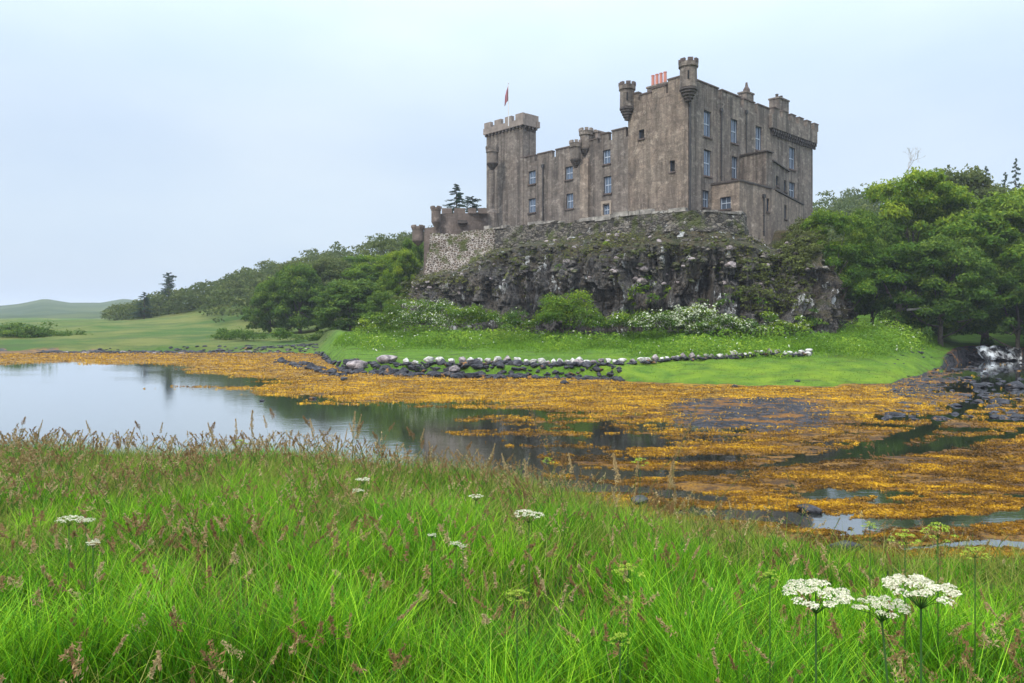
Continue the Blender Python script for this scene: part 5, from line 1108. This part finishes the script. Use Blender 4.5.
V, Fq, tt = blades(rg, X, Y, rg.uniform(.2, .5, n), (.005 + .0004 * Y) * rg.uniform(.6, 1.3, n), np.clip(rg.normal(.5, .25, n), 0, 1), 2, .6, '', None)
tag(mesh_np('dry_grass', V, Fq, M['grass_dry'], None, True, dict(tint=tt)), 'olive and straw coloured grass mixed through the upper meadow', 'grass', None, 'stuff')
# seed heads
def seedhead(rg, H, spread, droop, m_v, m_f, m_t, m_m, off, x, y, z, big=1.0, a=None, nsp=34, sz=1.0):
    a = rg.uniform(0, 6.28) if a is None else a; L = H * droop; pts = [np.array([x + math.cos(a) * L * f ** 2.2, y + math.sin(a) * L * f ** 2.2, z + H * (f - .12 * droop * f ** 3)]) for f in np.linspace(0, 1, 6)]
    w_ = .0016 * big; sd_ = np.array([-math.sin(a + 1.0), math.cos(a + 1.0), 0]) * w_
    V = []; 
    for p_ in pts: V += [p_ - sd_, p_ + sd_]
    Fq = [[2 * k, 2 * k + 1, 2 * k + 3, 2 * k + 2] for k in range(5)]; mi = [0] * 5; T = [.5] * 12
    hl = H * rg.uniform(.14, .28); tip = pts[-1]; dirn = pts[-1] - pts[-2]; dirn /= np.linalg.norm(dirn)
    f = rg.uniform(0, 1, nsp); C = tip - dirn * hl * f[:, None] + rg.normal(0, 1, (nsp, 3)) * (spread * (0.15 + f * .85))[:, None] * np.array([1, 1, .6])
    LV, LF = leaves(C, np.tile([1., -1., 0.], (nsp, 1)), np.full(nsp, .016 * big * sz), rg, .38, 1.0)
    tn = rg.uniform(.1, .9)
    m_v.append(np.concatenate([np.array(V), LV])); m_f.append(np.concatenate([np.array(Fq), LF + 12]) + off); m_t.append(np.concatenate([T, np.clip(tn + rg.normal(0, .12, nsp * 4), 0, 1)])); m_m.append(np.concatenate([mi, np.ones(nsp, int)]))
    return off + 12 + 4 * nsp
Vs, Fs, Ts, Ms, off = [], [], [], [], 0
X, Y = scatter(rg, 13000, 1.3, 16.5, -.9, .9, 0.75)
dn = .32 - .55 * sm(Y, 11, 14) + 1.15 * sm(Y, 4, 10) * (1 - .8 * sm(X, .6, 3)) + .5 * sm(X, 1.2, 1.8) * (1 - sm(Y, 3, 5)); k = keep_meadow(X, Y, .6) & (rg.uniform(0, 1, len(X)) < dn * (.45 + 1.2 * fbm(X * .9, Y * .9, 0, 3, 29))); X, Y = X[k], Y[k]; Z = ground(X, Y)
for x, y, z in zip(X, Y, Z):
    off = seedhead(rg, rg.uniform(.36, .62) * (1 + .12 * (y > 8)), .009 * rg.uniform(.35, 2.0), rg.uniform(.1, .55), Vs, Fs, Ts, Ms, off, x, y, z, 1 + .10 * y, nsp=18 if y > 6 else 46)
tag(mesh_np('seeding_grass', np.concatenate(Vs), np.concatenate(Fs), [M['stem'], M['seed']], None, False, dict(tint=np.concatenate(Ts)), np.concatenate(Ms)), 'pinkish brown seed heads of flowering grass standing above the meadow', 'grass', None, 'stuff')
# tall stems on the bank's edge, things of their own
stems = []
for q in range(4):
    Vs, Fs, Ts, Ms = [], [], [], []; seedhead(np.random.default_rng(200 + q), 1.0, .016 + .007 * q, .18 + .1 * q, Vs, Fs, Ts, Ms, 0, 0, 0, 0, (1.9, .9)[q % 2], 0.2 + q, 120)
    o = mesh_np('tall_grass_stem', Vs[0], Fs[0], [M['stem'], M['seed']], None, False, dict(tint=Ts[0]), Ms[0]); stems.append(o)
rs = random.Random(3); cnt = 0
def stem(px, py, d, label, group=None):
    global cnt
    o = stems[(cnt // 2 % 2) * 2 + (1 if d < 7 else 0)]
    if o.get('label'): o = o.copy(); COL.objects.link(o)
    x = PX(px, d); z = float(ground(x, d)); h = PZ(py, d) - z; o.location = (x, d, z - .02); o.scale = (h * .8, h * .8, h); o.rotation_euler = (0, 0, rs.uniform(0, 6)); tag(o, label, 'grass stem', group); cnt += 1
for k in range(46):
    px = rs.uniform(0, 400); d = rs.uniform(10, 14); stem(px, rs.uniform(405, 438), d, 'tall seeding grass stem silhouetted against the pale water', 'tall grass stems against the water')
for k in range(46):
    px = rs.uniform(400, 700); d = np.interp(px, [400, 700], [12, 8.5]) - rs.uniform(0, 2.5); stem(px, np.interp(px, [400, 700], [430, 470]) + rs.uniform(-12, 40), d, 'tall seeding grass stem in front of the dark pool', 'tall grass stems in front of the pool')
for px, py, d, lab in ((576, 395, 5.5, 'pale feathery grass stem left of the tallest one over the orange weed'), (652, 388, 5.2, 'tall leaning pale grass head over the orange seaweed'), (622, 420, 6, 'short feathery stem below the leaning pale grass head'), (957, 405, 3.6, 'single pinkish grass head standing over the stream bed'), (1016, 408, 2.6, 'tallest grass stem running up the right edge'), (838, 462, 4.2, 'pale curved grass blade above the green tongue of meadow'), (716, 478, 5, 'slender stem over the orange weed in the middle right')): stem(px, py, d, lab)

# ------------------------------------------------------------------ umbelliferous flowers
def umbel(seed, H, Wd, pet, nray=17, per=46, fsize=.0052, stem_r=.004, dome=.05, lean=(0, 0)):
    rg = np.random.default_rng(seed); root = empty('hogweed'); m = MB()
    top = np.array([lean[0], lean[1], H - Wd * .38]); m.tube([(0, 0, -.05), (lean[0] * .2, lean[1] * .2, H * .45), tuple(top)], [stem_r * 1.25, stem_r, stem_r * .75], 7)
    so = None; Cs, Ns = [], []; rays = MB()
    for k in range(nray):
        if k == 0: rr_, a = 0, 0
        elif k < 6: rr_, a = .45, k * 6.28 / 5
        else: rr_, a = .9, k * 6.28 / (nray - 6) + .3
        rr_ *= Wd / 2 * rg.uniform(.86, 1.08); a += rg.normal(0, .12); c = np.array([top[0] + rr_ * math.cos(a), top[1] + rr_ * math.sin(a), H - dome * Wd * (rr_ / (Wd / 2)) ** 2 + rg.normal(0, .004)])
        rays.tube([top, top + (c - top) * np.array([.5, .5, .62]), c - (0, 0, .006)], [stem_r * .3, stem_r * .22, stem_r * .2], 4, False)
        q = rg.normal(0, 1, (per, 3)); q[:, 2] = np.abs(q[:, 2]) * .5; rad = Wd * .112 * rg.uniform(.8, 1.15)
        pt = rg.uniform(0, 1, per) ** .5 * rad; an = rg.uniform(0, 6.28, per); C = c + np.stack([pt * np.cos(an), pt * np.sin(an), .35 * rad * (1 - (pt / rad) ** 2) + rg.normal(0, .0012, per)], -1)
        Cs.append(C); Ns.append(np.stack([pt * np.cos(an) / rad * .7, pt * np.sin(an) / rad * .7, np.ones(per)], -1))
    m.build('stem', M['stem'], root, True); u_ = rays.build('umbel', M['stem'], root); C = np.concatenate(Cs); V, Fq = leaves(C, np.concatenate(Ns), fsize * .85, rg, .9, .6)
    mesh_np('petals', V, Fq, pet, u_, False, dict(tint=np.repeat(np.clip(rg.normal(.62, .2, len(C)), 0, 1), 4))); return root
for ob_m in ('stem', 'petal', 'petal_y'): pass
def put_umbel(px, py, d, wpx, lab, pet='petal', seed=1, cat='wildflower', big=False, lean=(0, 0), name='hogweed', **kw):
    x = PX(px, d); z = float(ground(x, d)); H = PZ(py, d) - z; Wd = wpx / F * d
    o = umbel(seed, H, Wd, M[pet], per=90 if big else 26, fsize=Wd * (.042 if big else .062), stem_r=.0031 if big else .0028, lean=lean, **kw); o.name = name; o.location = (x - lean[0], d - lean[1], z); o.rotation_euler = (0, 0, 0); return tag(o, lab, cat)
put_umbel(816, 591, 1.75, 61, 'flat white hogweed umbel, leftmost of the three large ones at lower right', seed=1, big=True, nray=19)
put_umbel(882, 604, 1.72, 47, 'smaller lower white hogweed umbel between the two large ones', seed=2, big=True, nray=16, lean=(-.06, .02))
put_umbel(921, 584, 1.65, 66, 'widest white hogweed umbel on a thick dark stem at lower right', seed=3, big=True, nray=21)
put_umbel(529, 513, 3.7, 27, 'small white umbel alone in the middle of the meadow', seed=4)
for i, (px, py, d, w_, lab) in enumerate([(69, 518, 4.2, 22, 'creamy umbel at the left side of the meadow'), (86, 520, 4.4, 16, 'smaller creamy umbel touching the one at the left side'), (432, 535, 4.6, 9, 'tiny white flower cluster left of the centre pair'), (456, 543, 4.6, 11, 'white flower cluster below the small central umbel'), (463, 546, 4.5, 8, 'little white cluster right beside the centre cluster'), (363, 479, 8, 14, 'pale umbel near the meadow edge before the water'), (358, 490, 8, 13, 'pale umbel just below the one near the meadow edge'), (476, 496, 6.5, 14, 'thin pale umbel left above the central umbel'), (93, 542, 4, 13, 'greenish white umbel below the creamy pair on the left')]): put_umbel(px, py, d, w_, lab, seed=10 + i)
for i, (px, py, d, w_, lab) in enumerate([(517, 587, 2.8, 30, 'yellow green umbel in the grass below the central flower'), (628, 563, 3.4, 36, 'wide yellow green umbel in the middle right grass'), (620, 631, 2.3, 26, 'low yellow green umbel near the bottom middle'), (770, 568, 3, 22, 'yellow green umbel left above the white hogweeds'), (905, 530, 3.3, 34, 'tall yellow green umbel over the seaweed at the right'), (938, 522, 3.5, 38, 'tallest yellow green umbel against the seaweed at the right'), (975, 545, 3.2, 30, 'yellow green umbel near the right edge'), (640, 455, 6.5, 20, 'yellowish umbel standing before the dark pool'), (548, 455, 8, 16, 'tall yellowish umbel left of the pool umbel'), (240, 437, 12, 18, 'yellowish umbel at the meadow edge against the water'), (870, 520, 4, 18, 'thin yellow green umbel behind the white hogweeds')]):
    put_umbel(px, py + 3, d, w_ * .85, lab, 'petal_y', 30 + i, name='wild_parsnip', nray=13, dome=.35)

# ------------------------------------------------------------------ rough grass on the far bank
X = rg.uniform(-26, 60, 150000); Y = rg.uniform(47, 84, 150000); z, edge, t, px_, py_, lft, bank, rgt = ground(X, Y, True); k = (t > .3) & ((bank < .3) | (t > 3.2)) & (rg.uniform(0, 1, len(X)) < .2 + .8 * sm(t, 8, 14)) & (rgt < .4); X, Y, t = X[k], Y[k], t[k]; n = len(X)
V, Fq, tt = blades(rg, X, Y, rg.uniform(.05, .14, n) * (1 + 4 * sm(t, 10, 16)), .05 * rg.uniform(.6, 1.5, n), np.clip(.55 + .4 * fbm(X * .4, Y * .4, 0, 3, 33) + rg.normal(0, .12, n), 0, 1), 2, .5, '', None)
tag(mesh_np('bank_grass', V, Fq, M['bank_grass'], None, True, dict(tint=tt)), 'rough bright grass on the bank below the crag', 'grass', None, 'stuff')

X = rg.uniform(-20, 52, 90000); Y = rg.uniform(58, 84, 90000); z, edge, t, px_, py_, lft, bank, rgt = ground(X, Y, True); pn = fbm(X * .25, Y * .25, 0, 4, 37)
k = (t > 9) & (px_ > 345) & (px_ < 890 + rg.uniform(0, 45, len(X))) & (rgt < .3) & (pn + .04 * (t - 13) > rg.uniform(-.1, .2, len(X))); X, Y, z, pn = X[k], Y[k], z[k], pn[k]; n = len(X)
C = np.stack([X, Y, z + rg.uniform(.05, .85, n) * (.4 + 1.3 * sm(pn, -.2, .5))], -1); V, Fq = leaves(C, np.tile([0, -.7, 1.0], (n, 1)), .2, rg, .7, .6)
fl_ = (rg.uniform(0, 1, n) < .035 * (fbm(X * .6, Y * .6, 0, 2, 39) > .1)).astype(int)
tag(mesh_np('herbs', V, Fq, [M['herb'], M['blossom']], None, False, dict(tint=np.repeat(np.clip(.22 + .9 * pn + rg.normal(0, .15, n), 0, 1), 4)), fl_), 'tangle of nettles and weeds below the crag flecked with cream flowers', 'weeds', None, 'stuff')

# ------------------------------------------------------------------ haze
t = NT('haze'); pv = t.n('VolumePrincipled', {'Color': (0.86, 0.91, 1.0, 1), 'Density': 0.0003, 'Anisotropy': 0.0}); t.t.links.new(pv.outputs[0], t.o.inputs['Volume']); M['haze'] = t.m
m_ = MB(); m_.box((0, 600, 30), (1, 0), (0, 1), 2200, 3200, 45); o = m_.build('haze', M['haze']); tag(o, kind='stuff'); o['label'] = 'pale damp haze softening the distant hills'; o['category'] = 'haze'
